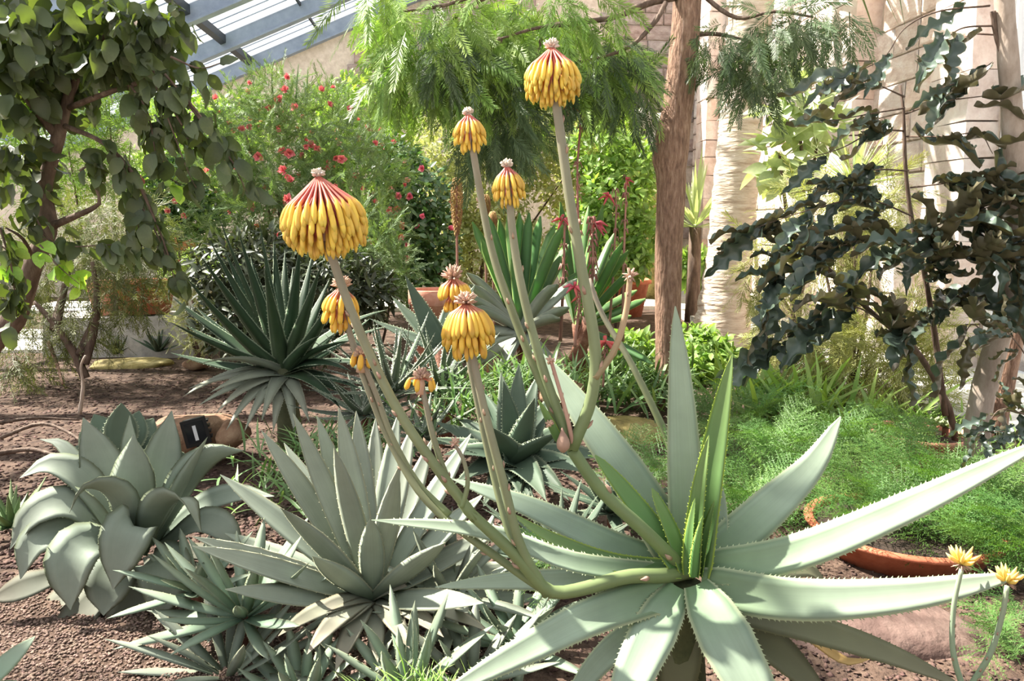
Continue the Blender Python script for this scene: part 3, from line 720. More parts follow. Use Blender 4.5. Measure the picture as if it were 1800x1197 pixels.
gleaf([(262, 985, 3.0), (282, 985, 2.88), (290, 1020, 2.8), (282, 1092, 2.76)], 96, face=.5)
gleaf([(235, 965, 3.02), (205, 870, 2.92), (150, 858, 2.84), (122, 902, 2.8)], 70, face=.35)
gleaf([(250, 965, 3.02), (285, 885, 2.92), (325, 880, 2.85), (354, 936, 2.82)], 74, face=.35)
gleaf([(240, 968, 3.0), (236, 925, 2.86), (222, 945, 2.78), (199, 1036, 2.72)], 92, face=.45)
gleaf([(240, 968, 3.03), (236, 860, 3.0), (234, 764, 3.02)], 84, face=.6)

# ------------------------------------------------------------------ agave with many sword leaves
M_SWORD = leafmat('agave_sword', lin(96, 112, 80), lin(140, 150, 132), lin(148, 156, 136), edge=lin(176, 176, 146), trans=.08, rough=.5, var=.18, noise=8, namt=.25, streak=.45, spec=.25)
M_SWORD_D = leafmat('agave_sword_old', lin(112, 116, 96), lin(132, 134, 114), lin(138, 130, 108), edge=lin(120, 112, 90), trans=.05, rough=.6, var=.15)
sw = empty('agave_plant', at(655, 1075, 2.75) * [1, 1, 0], 'grey-green agave of many straight sword leaves in the middle front', 'agave', 'agaves of the bed')
O = at(655, 1055, 2.75)
def sleaf(px, py, L=.72, ww=.098, front=False, bow=.02, mat=None, parent=None, org=None, **kw):
    k = dict(prof='sword', face=.5, ch=.25, th=.08, teeth=18, tl=.003); k.update(kw)
    leaf_obj(parent or sw, tip_path(O if org is None else org, px, py, L, front, bow, 10), ww, mat or M_SWORD, **k)
for px, py, L, fr in ((595, 716, .74, 0), (626, 722, .74, 0), (557, 730, .74, 0), (515, 726, .76, 0), (700, 726, .74, 0), (726, 746, .74, 0), (660, 735, .72, 0), (459, 756, .78, 0), (499, 778, .74, 0), (760, 770, .74, 0), (828, 762, .78, 0), (540, 800, .7, 0), (587, 786, .66, 1), (700, 822, .6, 1), (640, 770, .7, 0), (387, 834, .76, 0), (850, 868, .6, 0), (800, 800, .7, 0), (493, 893, .56, 1), (395, 937, .66, 0), (338, 943, .72, 1), (338, 960, .74, 1), (784, 953, .5, 1), (852, 975, .6, 0), (549, 978, .42, 1), (652, 909, .42, 1), (870, 1010, .66, 0), (960, 1050, .7, 0), (850, 1060, .6, 1), (395, 1036, .62, 1), (430, 985, .66, 0), (700, 880, .5, 0), (880, 930, .6, 0), (920, 990, .68, 0)):
    sleaf(px, py, L, front=bool(fr), bow=rng.uniform(-.03, .03))
for px, py, L in ((489, 1118, .5), (549, 1083, .34), (600, 1104, .3), (664, 1164, .36), (716, 1031, .2), (780, 1120, .44), (540, 1150, .5), (860, 1110, .5), (720, 1140, .4), (590, 1180, .46)):
    sleaf(px, py, L, front=True, bow=.14, mat=M_SWORD_D, ww=.078, face=.3)
# ------------------------------------------------------------------ small offsets in front
M_OFF = leafmat('agave_offset', lin(96, 124, 96), lin(124, 146, 120), lin(140, 152, 130), edge=lin(158, 164, 130), trans=.1, rough=.45, var=.12, noise=8, namt=.15)
def rosette(px, py, d, label, n, L, ww, mat, e=(20, 80), drop=0, prof='sword', cat='agave', group=None, name='agave_offset', teeth=10, curve=(-5, 10), ch=.25, th=.08, face=.3, stem=None, tl=.003, full=False, nseg=8, azr=(0, 2 * math.pi)):
    O = at(px, py, d); r = empty(name, (O[0], O[1], gz(O[0], O[1]) if O[2] > .0 else O[2]), label, cat, group)
    for i in range(n):
        az = azr[0] + (azr[1] - azr[0]) * ((i * .618034) % 1.0) + rng.uniform(-.15, .15); u = (i + .5) / n
        el = e[1] + (e[0] - e[1]) * u ** .9 + rng.uniform(-6, 6); c = rng.uniform(*curve)
        LL = L * rng.uniform(.82, 1.08) * (.75 + .25 * min(1, u * 3))
        leaf_obj(r, az_path(O, az, el - c, el + c - drop * u, LL, nseg, .01), ww * rng.uniform(.85, 1.1), mat, prof=prof, face=face, ch=ch, th=th, teeth=teeth, tl=tl, full=full)
    if O[2] > .06:
        V, F, lv = tube(np.array([O + [0, 0, .01], [O[0], O[1], O[2] * .5], [O[0], O[1], gz(O[0], O[1]) - .03]]), (stem or .02) * np.array([1, 1.05, 1.15]), 8)
        put('stem', V, F, M_TRUNK_R, r, lv)
    return r
M_TRUNK_R = surfmat('aloe_trunk', [lin(84, 52, 40), lin(126, 84, 66), lin(150, 112, 92)], scale=12, bump=.6, bscale=30)
rosette(430, 1085, 2.62, 'green-grey agave offset with flat spiky leaves left of the sword agave', 26, .42, .05, M_OFF, (-5, 72), group='agave offsets')
rosette(400, 1190, 2.45, 'low pale agave offset spreading thin leaves at the gravel edge', 28, .42, .04, M_SWORD, (-6, 50), group='agave offsets')
rosette(535, 1235, 2.36, 'young upright agave offset at the lower edge, left of the grass tuft', 14, .26, .046, M_OFF, (25, 85), group='agave offsets')
rosette(718, 1225, 2.36, 'upright agave offset standing right behind the grass tuft', 16, .36, .05, M_OFF, (25, 85), group='agave offsets')
rosette(635, 1215, 2.46, 'spiky agave offset with narrow leaves in front of the sword agave', 20, .32, .04, M_SWORD, (0, 65), group='agave offsets')
rosette(830, 1200, 2.44, 'pale agave offset under the long front aloe leaf', 20, .34, .044, M_SWORD, (0, 60), group='agave offsets')
rosette(905, 1130, 2.66, 'grey agave offset half hidden between sword agave and big aloe', 22, .36, .046, M_OFF, (-5, 60), group='agave offsets')
rosette(345, 1040, 2.78, 'bluish agave offset touching the broad grey agave', 16, .3, .044, M_OFF, (0, 70), group='agave offsets')
rosette(955, 1225, 2.42, 'small fallen agave offset on dark soil below the big aloe', 9, .22, .034, M_SWORD_D, (-5, 30), group='agave offsets')
rosette(790, 1050, 2.9, 'agave offset with steep leaves right of the sword agave', 20, .44, .05, M_SWORD, (0, 65), group='agave offsets')
# leaf tip of an agave at the lower left corner
O = at(-70, 1250, 1.9)
cr = empty('agave_plant', (O[0], O[1], 0), 'blue-green agave leaves poking in at the lower left corner', 'agave', 'agaves of the bed')
for px, py, L in ((62, 1118, .32), (30, 1196, .24), (-60, 1080, .34), (-150, 1150, .3), (-120, 1320, .3), (40, 1300, .28)):
    leaf_obj(cr, tip_path(O, px, py, L, False, .03, 9), .06, M_OFF, prof='sword', face=.5, teeth=14, tl=.003)
# ================================================================== templates for foliage
def blade_tpl(name, mat, prof, w, n=5, fold=.15, droop=.2, wave=0.0):
    """leaf blade along +Y, length 1, three points across, arched down"""
    t = np.linspace(0, 1, n); hw = np.interp(t, *prof) * w; z = -droop * t ** 2; V = []
    for i in range(n):
        o = wave * math.sin(t[i] * 14)
        V += [[-hw[i], t[i], z[i] + fold * hw[i] + o * .3], [0, t[i], z[i]], [hw[i], t[i], z[i] + fold * hw[i] - o * .3]]
    lv = np.stack([np.repeat(t, 3), np.tile([-1, 0, 1.0], n), np.zeros(3 * n)], 1)
    return Tpl(name, np.array(V), [grid_faces(n, 3, False)], mat, lv)
OVATE = ([0, .08, .3, .55, .8, 1], [.08, .6, 1, .9, .5, .02])
LANCE = ([0, .1, .4, .7, 1], [.15, .6, 1, .7, .02])
ROUND = ([0, .06, .25, .55, .8, .93, 1], [.06, .55, .95, 1, .75, .4, .03])
LINEAR = ([0, .1, .5, .9, 1], [.6, 1, 1, .6, .05])
def sprig_tpl(name, mat, npairs, nl, w, ang=50, spread3=True, sr=.012, seed=0, taper=True):
    """twig along +Y carrying narrow leaflets (one triangle pair each)"""
    r = np.random.default_rng(seed); V, F, L = [], [], []
    bend = -.18
    def c(t): return np.array([.05 * math.sin(t * 4 + seed), t, bend * t * t])
    for t0, t1 in ((0, .5), (.5, 1)):
        a, b = c(t0), c(t1); o = len(V); V += [a - [sr, 0, 0], a + [sr, 0, 0], b + [sr * .4, 0, 0], b - [sr * .4, 0, 0]]; F.append([o, o + 1, o + 2, o + 3]); L += [[.1, 0, 0]] * 4
    for i in range(npairs):
        t = .08 + .9 * i / (npairs - 1); p = c(t)
        for s in (-1, 1):
            a = math.radians(ang + r.uniform(-12, 12)) * (1 - .45 * t); ph = r.uniform(-1.0, 1.0) if spread3 else r.uniform(-.25, .25)
            d = np.array([s * math.sin(a) * math.cos(ph), math.cos(a), math.sin(a) * math.sin(ph) - .15]); d /= np.linalg.norm(d)
            l = nl * ((1 - .55 * t) if taper else 1) * r.uniform(.75, 1.1); q = np.cross(d, [0, 0, 1.0]); q /= np.linalg.norm(q) + 1e-9
            o = len(V); V += [p, p + d * l * .5 + q * w, p + d * l, p + d * l * .5 - q * w]; F.append([o, o + 1, o + 2, o + 3])
            L += [[.2, 0, 0], [.6, 1, 0], [1, 0, 0], [.6, -1, 0]]
    return Tpl(name, np.array(V), [np.array(F)], mat, np.array(L))
def plume_tpl(name, mat, seed, nb=16, L1=.40, w=.0065, flat=.55):
    """fern plume: arching midrib, side branches, needles"""
    r = np.random.default_rng(seed); V, F, L = [], [], []
    def quad(a, b, w0, w1, t):
        d = b - a; q = np.cross(d, [0, 0, 1.0]); q /= np.linalg.norm(q) + 1e-9; o = len(V)
        V.extend([a - q * w0, a + q * w0, b + q * w1, b - q * w1]); F.append([o, o + 1, o + 2, o + 3]); L.extend([[t, 0, 0]] * 4)
    def c(t): return np.array([.06 * math.sin(3 * t + seed), t, .12 * math.sin(t * 2.6) - .30 * t ** 2.2])
    for i in range(6): quad(c(i / 6), c((i + 1) / 6), .008 * (1 - i / 7), .008 * (1 - (i + 1) / 7), .2)
    for i in range(nb):
        t = .10 + .88 * i / (nb - 1); p = c(t)
        for s in (-1, 1):
            l = L1 * math.sin(math.pi * min(1, .22 + .80 * (1 - t))) * r.uniform(.8, 1.1) * (1 - .55 * t ** 3)
            d = np.array([s * .86, .5 + .25 * t, r.uniform(-1, 1) * flat - .1]); d /= np.linalg.norm(d); e = p + d * l + np.array([0, 0, -.22 * l])
            quad(p, e, .004, .002, .4); m = max(4, int(10 * l / L1))
            for k in range(m):
                u = (k + .6) / m; b = p + (e - p) * u
                for s2 in (-1, 1):
                    nd = d * r.uniform(.3, 1.0) + s2 * np.cross(d, [0, 0, 1.0]) * r.uniform(.4, 1.0) + np.array([0, 0, r.uniform(-.8, .8)]); nd /= np.linalg.norm(nd)
                    nl = r.uniform(.05, .10) * (1 - .4 * u) * (1.1 - .4 * t); q = np.cross(nd, [0, 0, 1.0]) * w; o = len(V)
                    V.extend([b - q, b + q, b + nd * nl]); F.append([o, o + 1, o + 2, o + 2]); L.extend([[.5, 0, 0], [.5, 0, 0], [1, 0, 0]])
    F = np.array(F); tri = F[:, 2] == F[:, 3]
    return Tpl(name, np.array(V), [F[tri][:, :3], F[~tri]], mat, np.array(L))
def blossom_tpl(name, mat, np_=9, seed=0):
    r = np.random.default_rng(seed); V, F, L = [], [], []
    for i in range(np_):
        a = 2.4 * i; e = .2 + 1.1 * i / np_; d = np.array([math.cos(a) * math.cos(e), math.sin(a) * math.cos(e), math.sin(e)]); s = np.array([-math.sin(a), math.cos(a), 0])
        o = len(V); l = .55 * r.uniform(.8, 1.1); V += [np.zeros(3), d * l * .6 + s * .24, d * l + np.array([0, 0, .08]), d * l * .6 - s * .24]; F.append([o, o + 1, o + 2, o + 3]); L += [[0, 0, i / np_], [.6, .5, i / np_], [1, 0, i / np_], [.6, -.5, i / np_]]
    return Tpl(name, np.array(V), [np.array(F)], mat, np.array(L))
def strand(parent, pts_px, tpls, n, smin, smax, part='leaf', nparts=0, hang=.5, jit=.05, twig=None, r=.004, updir=.5, stuff='foliage', along=.5, rv=.7):
    """leaves along a drawn twig"""
    P = spline([at(*p) for p in pts_px], 24); T = tang(P)
    if twig is not None:
        V, F, lv = tube(P, np.linspace(r, r * .35, 24), 5); put('twig', V, F, twig, parent, lv)
    i = rng.integers(1, 24, n); pos = P[i] + rng.normal(0, jit, (n, 3)) * .3
    D = T[i] * along + rvec(n) * rv + np.array([0, 0, -hang]); U = rvec(n) * .6 + np.array([0, -.3, updir])
    return basis(D, U, rng.uniform(smin, smax, n), pos)

BARK_D = surfmat('bark_dark', [lin(62, 50, 42), lin(98, 80, 68), lin(128, 110, 96)], scale=14, bump=.7, bscale=30, stretch=(1, 1, .25))
BARK_R = surfmat('bark_red_brown', [lin(104, 80, 66), lin(146, 114, 94), lin(178, 148, 126)], scale=18, bump=1.0, bscale=22, stretch=(2.6, 2.6, .55), bdist=.03)
BARK_P = surfmat('bark_pale', [lin(168, 144, 124), lin(206, 188, 168), lin(226, 214, 200)], scale=7, bump=.9, bscale=12, stretch=(.5, .5, 2.4), bdist=.04)
BARK_G = surfmat('bark_grey', [lin(134, 118, 104), lin(166, 150, 136), lin(184, 172, 160)], scale=10, bump=.5, bscale=22, stretch=(1, 1, .4))
M_TERRA = surfmat('terracotta', [lin(166, 92, 66), lin(190, 112, 82), lin(204, 134, 104)], scale=8, rough=.85, bump=.15, bscale=50)
M_TERRA_P = surfmat('terracotta_pale', [lin(196, 128, 104), lin(212, 148, 124), lin(222, 170, 150)], scale=8, rough=.85, bump=.15, bscale=50)
M_POTSOIL = surfmat('potting_soil', [lin(40, 32, 28), lin(74, 60, 50)], scale=40, bump=.8, bscale=80)
M_ROCK = surfmat('moss_rock', [lin(96, 84, 54), lin(150, 136, 84), lin(178, 164, 120)], scale=5, bump=.8, bscale=14, bdist=.04)
M_ROCK2 = surfmat('brown_rock', [lin(96, 72, 56), lin(140, 108, 84), lin(166, 140, 112)], scale=4, bump=.8, bscale=12, bdist=.04)
M_ROCK3 = surfmat('red_flagstone', [lin(76, 60, 54), lin(106, 84, 76), lin(130, 108, 98)], scale=5, bump=.6, bscale=16, bdist=.03)

# ------------------------------------------------------------------ spiky aloe behind the agaves
M_SPIKE = leafmat('aloe_dark', lin(78, 98, 70), lin(50, 74, 48), lin(40, 60, 40), edge=lin(176, 190, 160), trans=.10, rough=.55, spec=.15, var=.15, noise=6, namt=.15)
M_SPIKE_P = leafmat('aloe_dark_low', lin(124, 132, 112), lin(142, 148, 128), lin(134, 136, 116), edge=lin(176, 180, 156), trans=.08, rough=.5, var=.14)
O = at(500, 658, 5.0)
sp = empty('aloe_plant', (O[0], O[1], 0), 'tall dark spiky aloe with white-edged leaves on a short trunk', 'aloe', 'spiky aloes')
TIPS = [(384, 380), (455, 388), (368, 421), (325, 485), (300, 520), (324, 570), (300, 567), (300, 620), (501, 440), (528, 428), (550, 443), (481, 424), (563, 470), (579, 491), (617, 540), (420, 410), (410, 470), (440, 450), (465, 470), (515, 470), (536, 500), (352, 450), (395, 440), (345, 540), (600, 500), (650, 560)]
for i, (px, py) in enumerate(TIPS):
    leaf_obj(sp, tip_path(O, px, py, 1.0 if py < 560 else .85, front=bool(i % 3 == 0), bow=rng.uniform(-.12, -.02), n=10), .115, M_SPIKE, prof='dagger', face=.35, ch=.35, th=.1, teeth=26, tl=.005, full=False)
for px, py in [(322, 697), (332, 683), (398, 756), (430, 758), (678, 545), (678, 574), (617, 599), (617, 653), (637, 685), (544, 742), (563, 590), (480, 760), (600, 720), (660, 640), (350, 640), (380, 725), (650, 720), (460, 740), (520, 770), (350, 712), (370, 690)]:
    leaf_obj(sp, tip_path(O, px, py, .72, front=True, bow=rng.uniform(.08, .2), n=10), .10, M_SPIKE_P if px < 560 and py > 600 else M_SPIKE, prof='dagger', face=.35, ch=.3, th=.08, teeth=22, tl=.005, full=False)
V, F, lv = tube(np.array([O + [0, 0, .05], O + [.0, 0, -.15], O + [.02, 0, -.35], [O[0] + .02, O[1], -.05]]), [.07, .075, .08, .09], 10)
put('trunk', V, F, surfmat('aloe_trunk_green', [lin(84, 92, 66), lin(112, 112, 84)], scale=9), sp, lv)

# ------------------------------------------------------------------ dark star agave behind the flower stalks
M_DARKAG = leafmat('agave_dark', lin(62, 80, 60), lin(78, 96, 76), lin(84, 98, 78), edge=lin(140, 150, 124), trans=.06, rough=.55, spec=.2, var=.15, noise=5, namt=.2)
O = at(905, 815, 4.0)
dk = empty('agave_plant', (O[0], O[1], 0), 'dark green star-shaped agave with broad triangular leaves in shade', 'agave', 'agaves of the bed')
for px, py, L, fr in ((880, 655, .55, 0), (912, 640, .56, 0), (945, 660, .54, 0), (850, 690, .55, 0), (975, 690, .52, 0), (800, 730, .56, 0), (1005, 740, .5, 0), (885, 670, .45, 1), (940, 700, .42, 1), (765, 742, .58, 0), (1040, 790, .5, 0), (860, 750, .36, 1), (985, 760, .36, 1), (780, 800, .46, 1), (800, 850, .42, 1), (1060, 840, .5, 1), (850, 890, .4, 1), (930, 900, .4, 1), (1000, 880, .46, 1), (1090, 810, .54, 0), (760, 770, .5, 1), (900, 905, .4, 1), (960, 880, .44, 1)):
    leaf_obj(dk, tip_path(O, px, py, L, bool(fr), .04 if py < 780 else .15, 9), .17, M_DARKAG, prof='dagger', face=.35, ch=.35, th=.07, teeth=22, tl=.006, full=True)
# ------------------------------------------------------------------ tangle of white-toothed aloes in the middle
M_TOOTH = leafmat('aloe_toothed', lin(110, 122, 98), lin(98, 114, 90), lin(92, 106, 84), edge=lin(222, 224, 206), trans=.1, rough=.45, var=.3, noise=6, namt=.2)
rosette(690, 690, 4.9, 'tangled aloe with narrow white-toothed leaves right of the spiky aloe', 34, .62, .05, M_TOOTH, (-5, 75), prof='dagger', cat='aloe', group='toothed aloes', name='toothed_aloe', teeth=18, tl=.006)
rosette(775, 690, 5.2, 'tangled aloe with narrow white-toothed leaves behind the conical flower head', 30, .66, .055, M_TOOTH, (0, 80), prof='dagger', cat='aloe', group='toothed aloes', name='toothed_aloe', teeth=18, tl=.006)
rosette(640, 730, 4.6, 'low toothed aloe under the two left flower stalks', 22, .45, .05, M_TOOTH, (-5, 60), prof='dagger', cat='aloe', group='toothed aloes', name='toothed_aloe', teeth=16, tl=.005)
rosette(745, 770, 4.4, 'small toothed aloe between sword agave and dark star agave', 20, .4, .045, M_TOOTH, (-5, 60), prof='dagger', cat='aloe', group='toothed aloes', name='toothed_aloe', teeth=16, tl=.005)
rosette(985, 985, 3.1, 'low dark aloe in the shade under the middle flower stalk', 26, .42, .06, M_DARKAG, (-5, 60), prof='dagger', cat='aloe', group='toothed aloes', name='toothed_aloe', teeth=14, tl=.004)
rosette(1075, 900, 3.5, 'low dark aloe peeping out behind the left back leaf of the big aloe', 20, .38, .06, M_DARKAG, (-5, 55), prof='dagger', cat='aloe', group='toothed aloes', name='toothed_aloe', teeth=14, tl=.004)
O = at(775, 612, 5.4)
bd = empty('agave_plant', (O[0], O[1], 0), 'dark agave with two wide blades crossing a terracotta pot', 'agave', 'agaves of the bed')
for px, py, L, ww in ((712, 484, .6, .17), (688, 520, .6, .13), (650, 560, .6, .1), (835, 500, .55, .14), (790, 520, .5, .14), (860, 560, .5, .12), (730, 640, .5, .12), (830, 640, .4, .12)):
    leaf_obj(bd, tip_path(O, px, py, L, False, -.03, 9), ww, M_DARKAG, prof='dagger', face=.6, ch=.25, th=.07, teeth=22, tl=.007)
V, F, lv = tube(np.array([O, [O[0], O[1], .3], [O[0], O[1], -.03]]), [.06, .07, .08], 9); put('trunk', V, F, M_TRUNK_R, bd, lv)

# grassy clumps of small rosettes
M_GRASSY = leafmat('grassy_leaf', lin(84, 116, 60), lin(98, 134, 70), lin(124, 152, 90), trans=.25, rough=.45, var=.3)
M_GRASS = leafmat('grass_blade', lin(96, 140, 48), lin(126, 176, 64), lin(170, 200, 90), trans=.35, rough=.5, var=.25)
BL_LIN = blade_tpl('blade', M_GRASSY, LINEAR, .035, 5, .2, .35)
def tuft(name, label, cat, spots, n, L, tpl, group=None, up=.8, sp=.25, parts=0):
    O = at(*spots[0]); O = np.array([O[0], O[1], 0]); r = empty(name, O, label, cat, group); Ms = []
    for s in spots:
        c = at(*s); c[2] = max(c[2], 0) if len(s) == 3 else 0
        k = n // len(spots); D = rvec(k); D[:, 2] = np.abs(D[:, 2]) + up; pos = c + rng.normal(0, 1, (k, 3)) * [sp, sp, .01]; pos[:, 2] = np.maximum(gz(pos[:, 0], pos[:, 1]), pos[:, 2] - .05)
        Ms.append(basis(D, nrm(np.array([0, 0, 1.0]) + rvec(k) * .3), rng.uniform(.6, 1.2, k) * L, pos))
    scatter(tpl, np.vstack(Ms), r, 'blade', parts, 'blades'); return r
tuft('grassy_clump', 'clump of short green strap leaves behind the dark star agave', 'plant', [(850, 680, 4.9), (930, 655, 5.1), (810, 720, 4.7)], 420, .26, BL_LIN, up=.5, sp=.16)
tuft('grassy_clump', 'dim green undergrowth between the broad agave and sword agave', 'plant', [(560, 780, 4.2), (510, 850, 3.7), (620, 770, 4.2)], 420, .2, BL_LIN, up=.3, sp=.18)
tuft('grassy_clump', 'green strap leaves at the foot of the slim trunk', 'plant', [(1100, 650, 6.6), (1060, 690, 6.0), (1130, 690, 6.2)], 420, .36, BL_LIN, up=.5, sp=.22)
tuft('grass_tuft', 'bright green grass tuft at the lower edge under the aloe', 'grass', [(740, 1215, 2.12), (790, 1225, 2.1), (690, 1225, 2.15)], 240, .12, blade_tpl('blade', M_GRASS, LINEAR, .02, 5, .2, .3), up=.8, sp=.05, parts=60)
rosette(20, 925, 3.6, 'small green aloe at the left edge beside the agave', 22, .26, .04, leafmat('aloe_small_green', lin(88, 116, 66), lin(104, 130, 78), lin(116, 134, 86), trans=.15, var=.15), (5, 80), prof='dagger', cat='aloe', name='small_aloe', teeth=10)
O = at(215, 820, 4.0)
b2 = empty('agave_plant', (O[0], O[1], 0), 'dark toothed agave behind the broad grey agave', 'agave', 'agaves of the bed')
for px, py, L in ((213, 708, .34), (165, 728, .36), (270, 735, .36), (190, 740, .3), (245, 722, .33), (120, 790, .36), (330, 800, .38), (90, 830, .4), (300, 770, .36), (140, 760, .36)):
    leaf_obj(b2, tip_path(O, px, py, L, False, .03, 9), .17, M_DARKAG, prof='spade', face=.6, ch=.3, th=.06, teeth=18, tl=.006)
for k, (px, py, d) in enumerate(((205, 622, 9.0), (240, 615, 9.3), (278, 618, 8.9), (180, 628, 9.2))):
    rosette(px, py, d, 'little dark aloe beside the gravel path, ' + ('second from the left', 'third from the left', 'rightmost of the row', 'leftmost of the row')[k], 14, .32, .06, M_DARKAG, (20, 85), prof='dagger', cat='aloe', name='small_aloe', teeth=0, group='little aloes by the path')

# ------------------------------------------------------------------ fan aloes
M_FAN = leafmat('fan_leaf', lin(120, 142, 104), lin(92, 134, 78), lin(104, 150, 78), edge=lin(200, 214, 140), trans=.42, rough=.4, var=.18, noise=5, namt=.12, tcol=(1.1, 1.5, .35))
M_FAN_P = leafmat('fan_leaf_low', lin(150, 158, 140), lin(156, 164, 146), lin(130, 144, 116), edge=lin(180, 184, 160), trans=.12, rough=.45, var=.12)
def fan(px, py, d, tips, label, ww=.095, trunk=True, low=()):
    O = at(px, py, d); r = empty('fan_aloe', (O[0], O[1], 0), label, 'aloe', 'fan aloes')
    for tx, ty, L in tips: leaf_obj(r, tip_path(O, tx, ty, L, bool(rng.random() < .4), rng.uniform(-.04, .06), 9), ww, M_FAN, prof='strap', face=.6, ch=.15, th=.1, full=False)
    for tx, ty, L in low: leaf_obj(r, tip_path(O, tx, ty, L, True, rng.uniform(.0, .15), 9), ww * 1.15, M_FAN_P, prof='strap', face=.5, ch=.15, th=.1, full=False)
    V, F, lv = tube(spline([O + [0, 0, .03], O + [.04, .05, -.25], [O[0] + .06, O[1] + .05, -.04]], 8), np.linspace(.05, .075, 8), 9); put('trunk', V, F, M_TRUNK_R, r, lv)
fan(915, 585, 6.0, [(830, 390, .95), (855, 375, .95), (877, 385, .92), (892, 376, .93), (913, 374, .94), (930, 374, .94), (950, 380, .93), (975, 395, .92), (870, 445, .7), (990, 395, .95), (1000, 430, .9), (1012, 480, .7), (905, 440, .7), (940, 430, .75), (885, 420, .8), (960, 460, .6), (846, 420, .85), (985, 450, .75)],
    'green fan aloe with upright strap leaves behind the middle stalks', low=[(820, 480, .65), (825, 500, .62), (830, 540, .5), (815, 520, .6), (835, 580, .45), (850, 610, .42), (845, 640, .4), (980, 500, .6), (1015, 490, .6), (985, 560, .5), (970, 640, .42), (990, 660, .5), (880, 650, .35), (1000, 540, .55)])
fan(1015, 575, 6.6, [(985, 355, 1.1), (1035, 362, 1.1), (1060, 360, 1.1), (1010, 380, 1.0), (1080, 410, 1.0), (1095, 425, 1.0), (1105, 440, .9), (1045, 400, .9), (1115, 470, .9), (1070, 450, .8), (1120, 510, .8), (970, 430, .9), (1110, 555, .7), (1148, 640, .8), (1150, 658, .8), (1060, 500, .6), (1135, 525, .8)],
    'taller fan aloe with red trunk and dark strap leaves beside the terracotta pot', ww=.08)
V, F, lv = tube(spline([at(1035, 565, 6.5), at(1020, 610, 6.5), at(1003, 655, 6.5), at(985, 720, 6.5)], 9), np.linspace(.06, .075, 9), 9)
put('trunk', V, F, M_TRUNK_R, bpy.data.objects['fan_aloe.001'], lv)

# red flower spikes rising from the fan aloes
M_REDST = leafmat('red_spike', lin(150, 104, 86), lin(160, 108, 90), lin(176, 108, 92), trans=.05, rough=.7, var=.2)
M_REDFL = leafmat('red_flower', lin(200, 60, 66), lin(216, 66, 76), lin(226, 90, 90), trans=.3, rough=.6, var=.2, tcol=(1.2, .7, .7))
def spike(pts, r, label, flowers=(), nb=30):
    P = spline([at(*p) for p in pts], 20); rt = empty('flower_spike', P[0], label, 'flower spike', 'thin red flower spikes')
    V, F, lv = tube(P, np.linspace(r, r * .5, 20), 5); put('stalk', V, F, M_REDST, rt, lv); pr = []; T = tang(P)
    for i in range(nb):
        j = rng.integers(8, 20); s = nrm(np.cross(T[j], rvec(1)[0])); pr.append(tube(np.array([P[j], P[j] + s * r * 1.5 + T[j] * r, P[j] + s * r * 2.6 - T[j] * r * 2.0]), [r * .3, r * .5, r * .15], 4))
    V, F, lv = join(pr); put('bract_scales', V, F, M_REDST, rt, lv, kind='stuff')
    for (px, py, d, s) in flowers:
        for k in range(7):
            a = rvec(1)[0] * [1, .6, .7]; c = at(px, py, d); q = s * d / FPX
            V, F, lv = tube(np.array([c, c + a * q * .5, c + a * q + [0, 0, -q * .3]]), [q * .06, q * .13, q * .04], 5); put('floret', V, F, M_REDFL, rt, lv)
spike([(1030, 560, 6.3), (1018, 420, 6.2), (1015, 300, 6.2), (1020, 210, 6.2), (1008, 190, 6.2)], .014, 'thin red spike nodding beside the tallest flower head', [(1003, 190, 6.2, 16)])
spike([(985, 600, 6.2), (990, 500, 6.1), (993, 385, 6.1)], .016, 'rusty red spike rising in front of the green fan aloe', [(990, 385, 6.1, 22)])
spike([(1030, 570, 6.3), (1042, 480, 6.2), (1040, 385, 6.2)], .018, 'shaggy rust-coloured spike between the two fan aloes', [(1045, 392, 6.2, 26)], 60)
spike([(1070, 590, 6.4), (1078, 480, 6.3), (1083, 370, 6.3), (1082, 335, 6.3)], .013, 'slim red spike left of the pale pink bud', [(1070, 345, 6.3, 18)])
spike([(1095, 600, 6.4), (1096, 480, 6.3), (1100, 360, 6.3), (1101, 310, 6.3)], .014, 'slim spike ending in a pale pink bud', [(1101, 318, 6.3, 16)])
spike([(1010, 610, 5.2), (1018, 540, 5.2), (1020, 500, 5.2)], .012, 'short spike with bright red open flowers by the thick stalk', [(1010, 505, 5.2, 26), (1025, 520, 5.2, 26), (1040, 508, 5.2, 22)])
spike([(1060, 680, 5.4), (1062, 640, 5.4), (1064, 605, 5.4)], .01, 'lowest spike with one red tassel flower near the slim trunk', [(1064, 600, 5.4, 30)])
P = spline([at(1178, 800, 4.3), at(1172, 768, 4.3), at(1110, 640, 4.4), (at(1060, 555, 4.5)), at(1035, 490, 4.55)], 20); V, F, lv = tube(P, np.linspace(.024, .014, 20), 7)
tag(put('bare_stalk', V, F, M_STALK, None, lv), 'long bare green stalk leaning left behind the aloe heart', 'stalk')
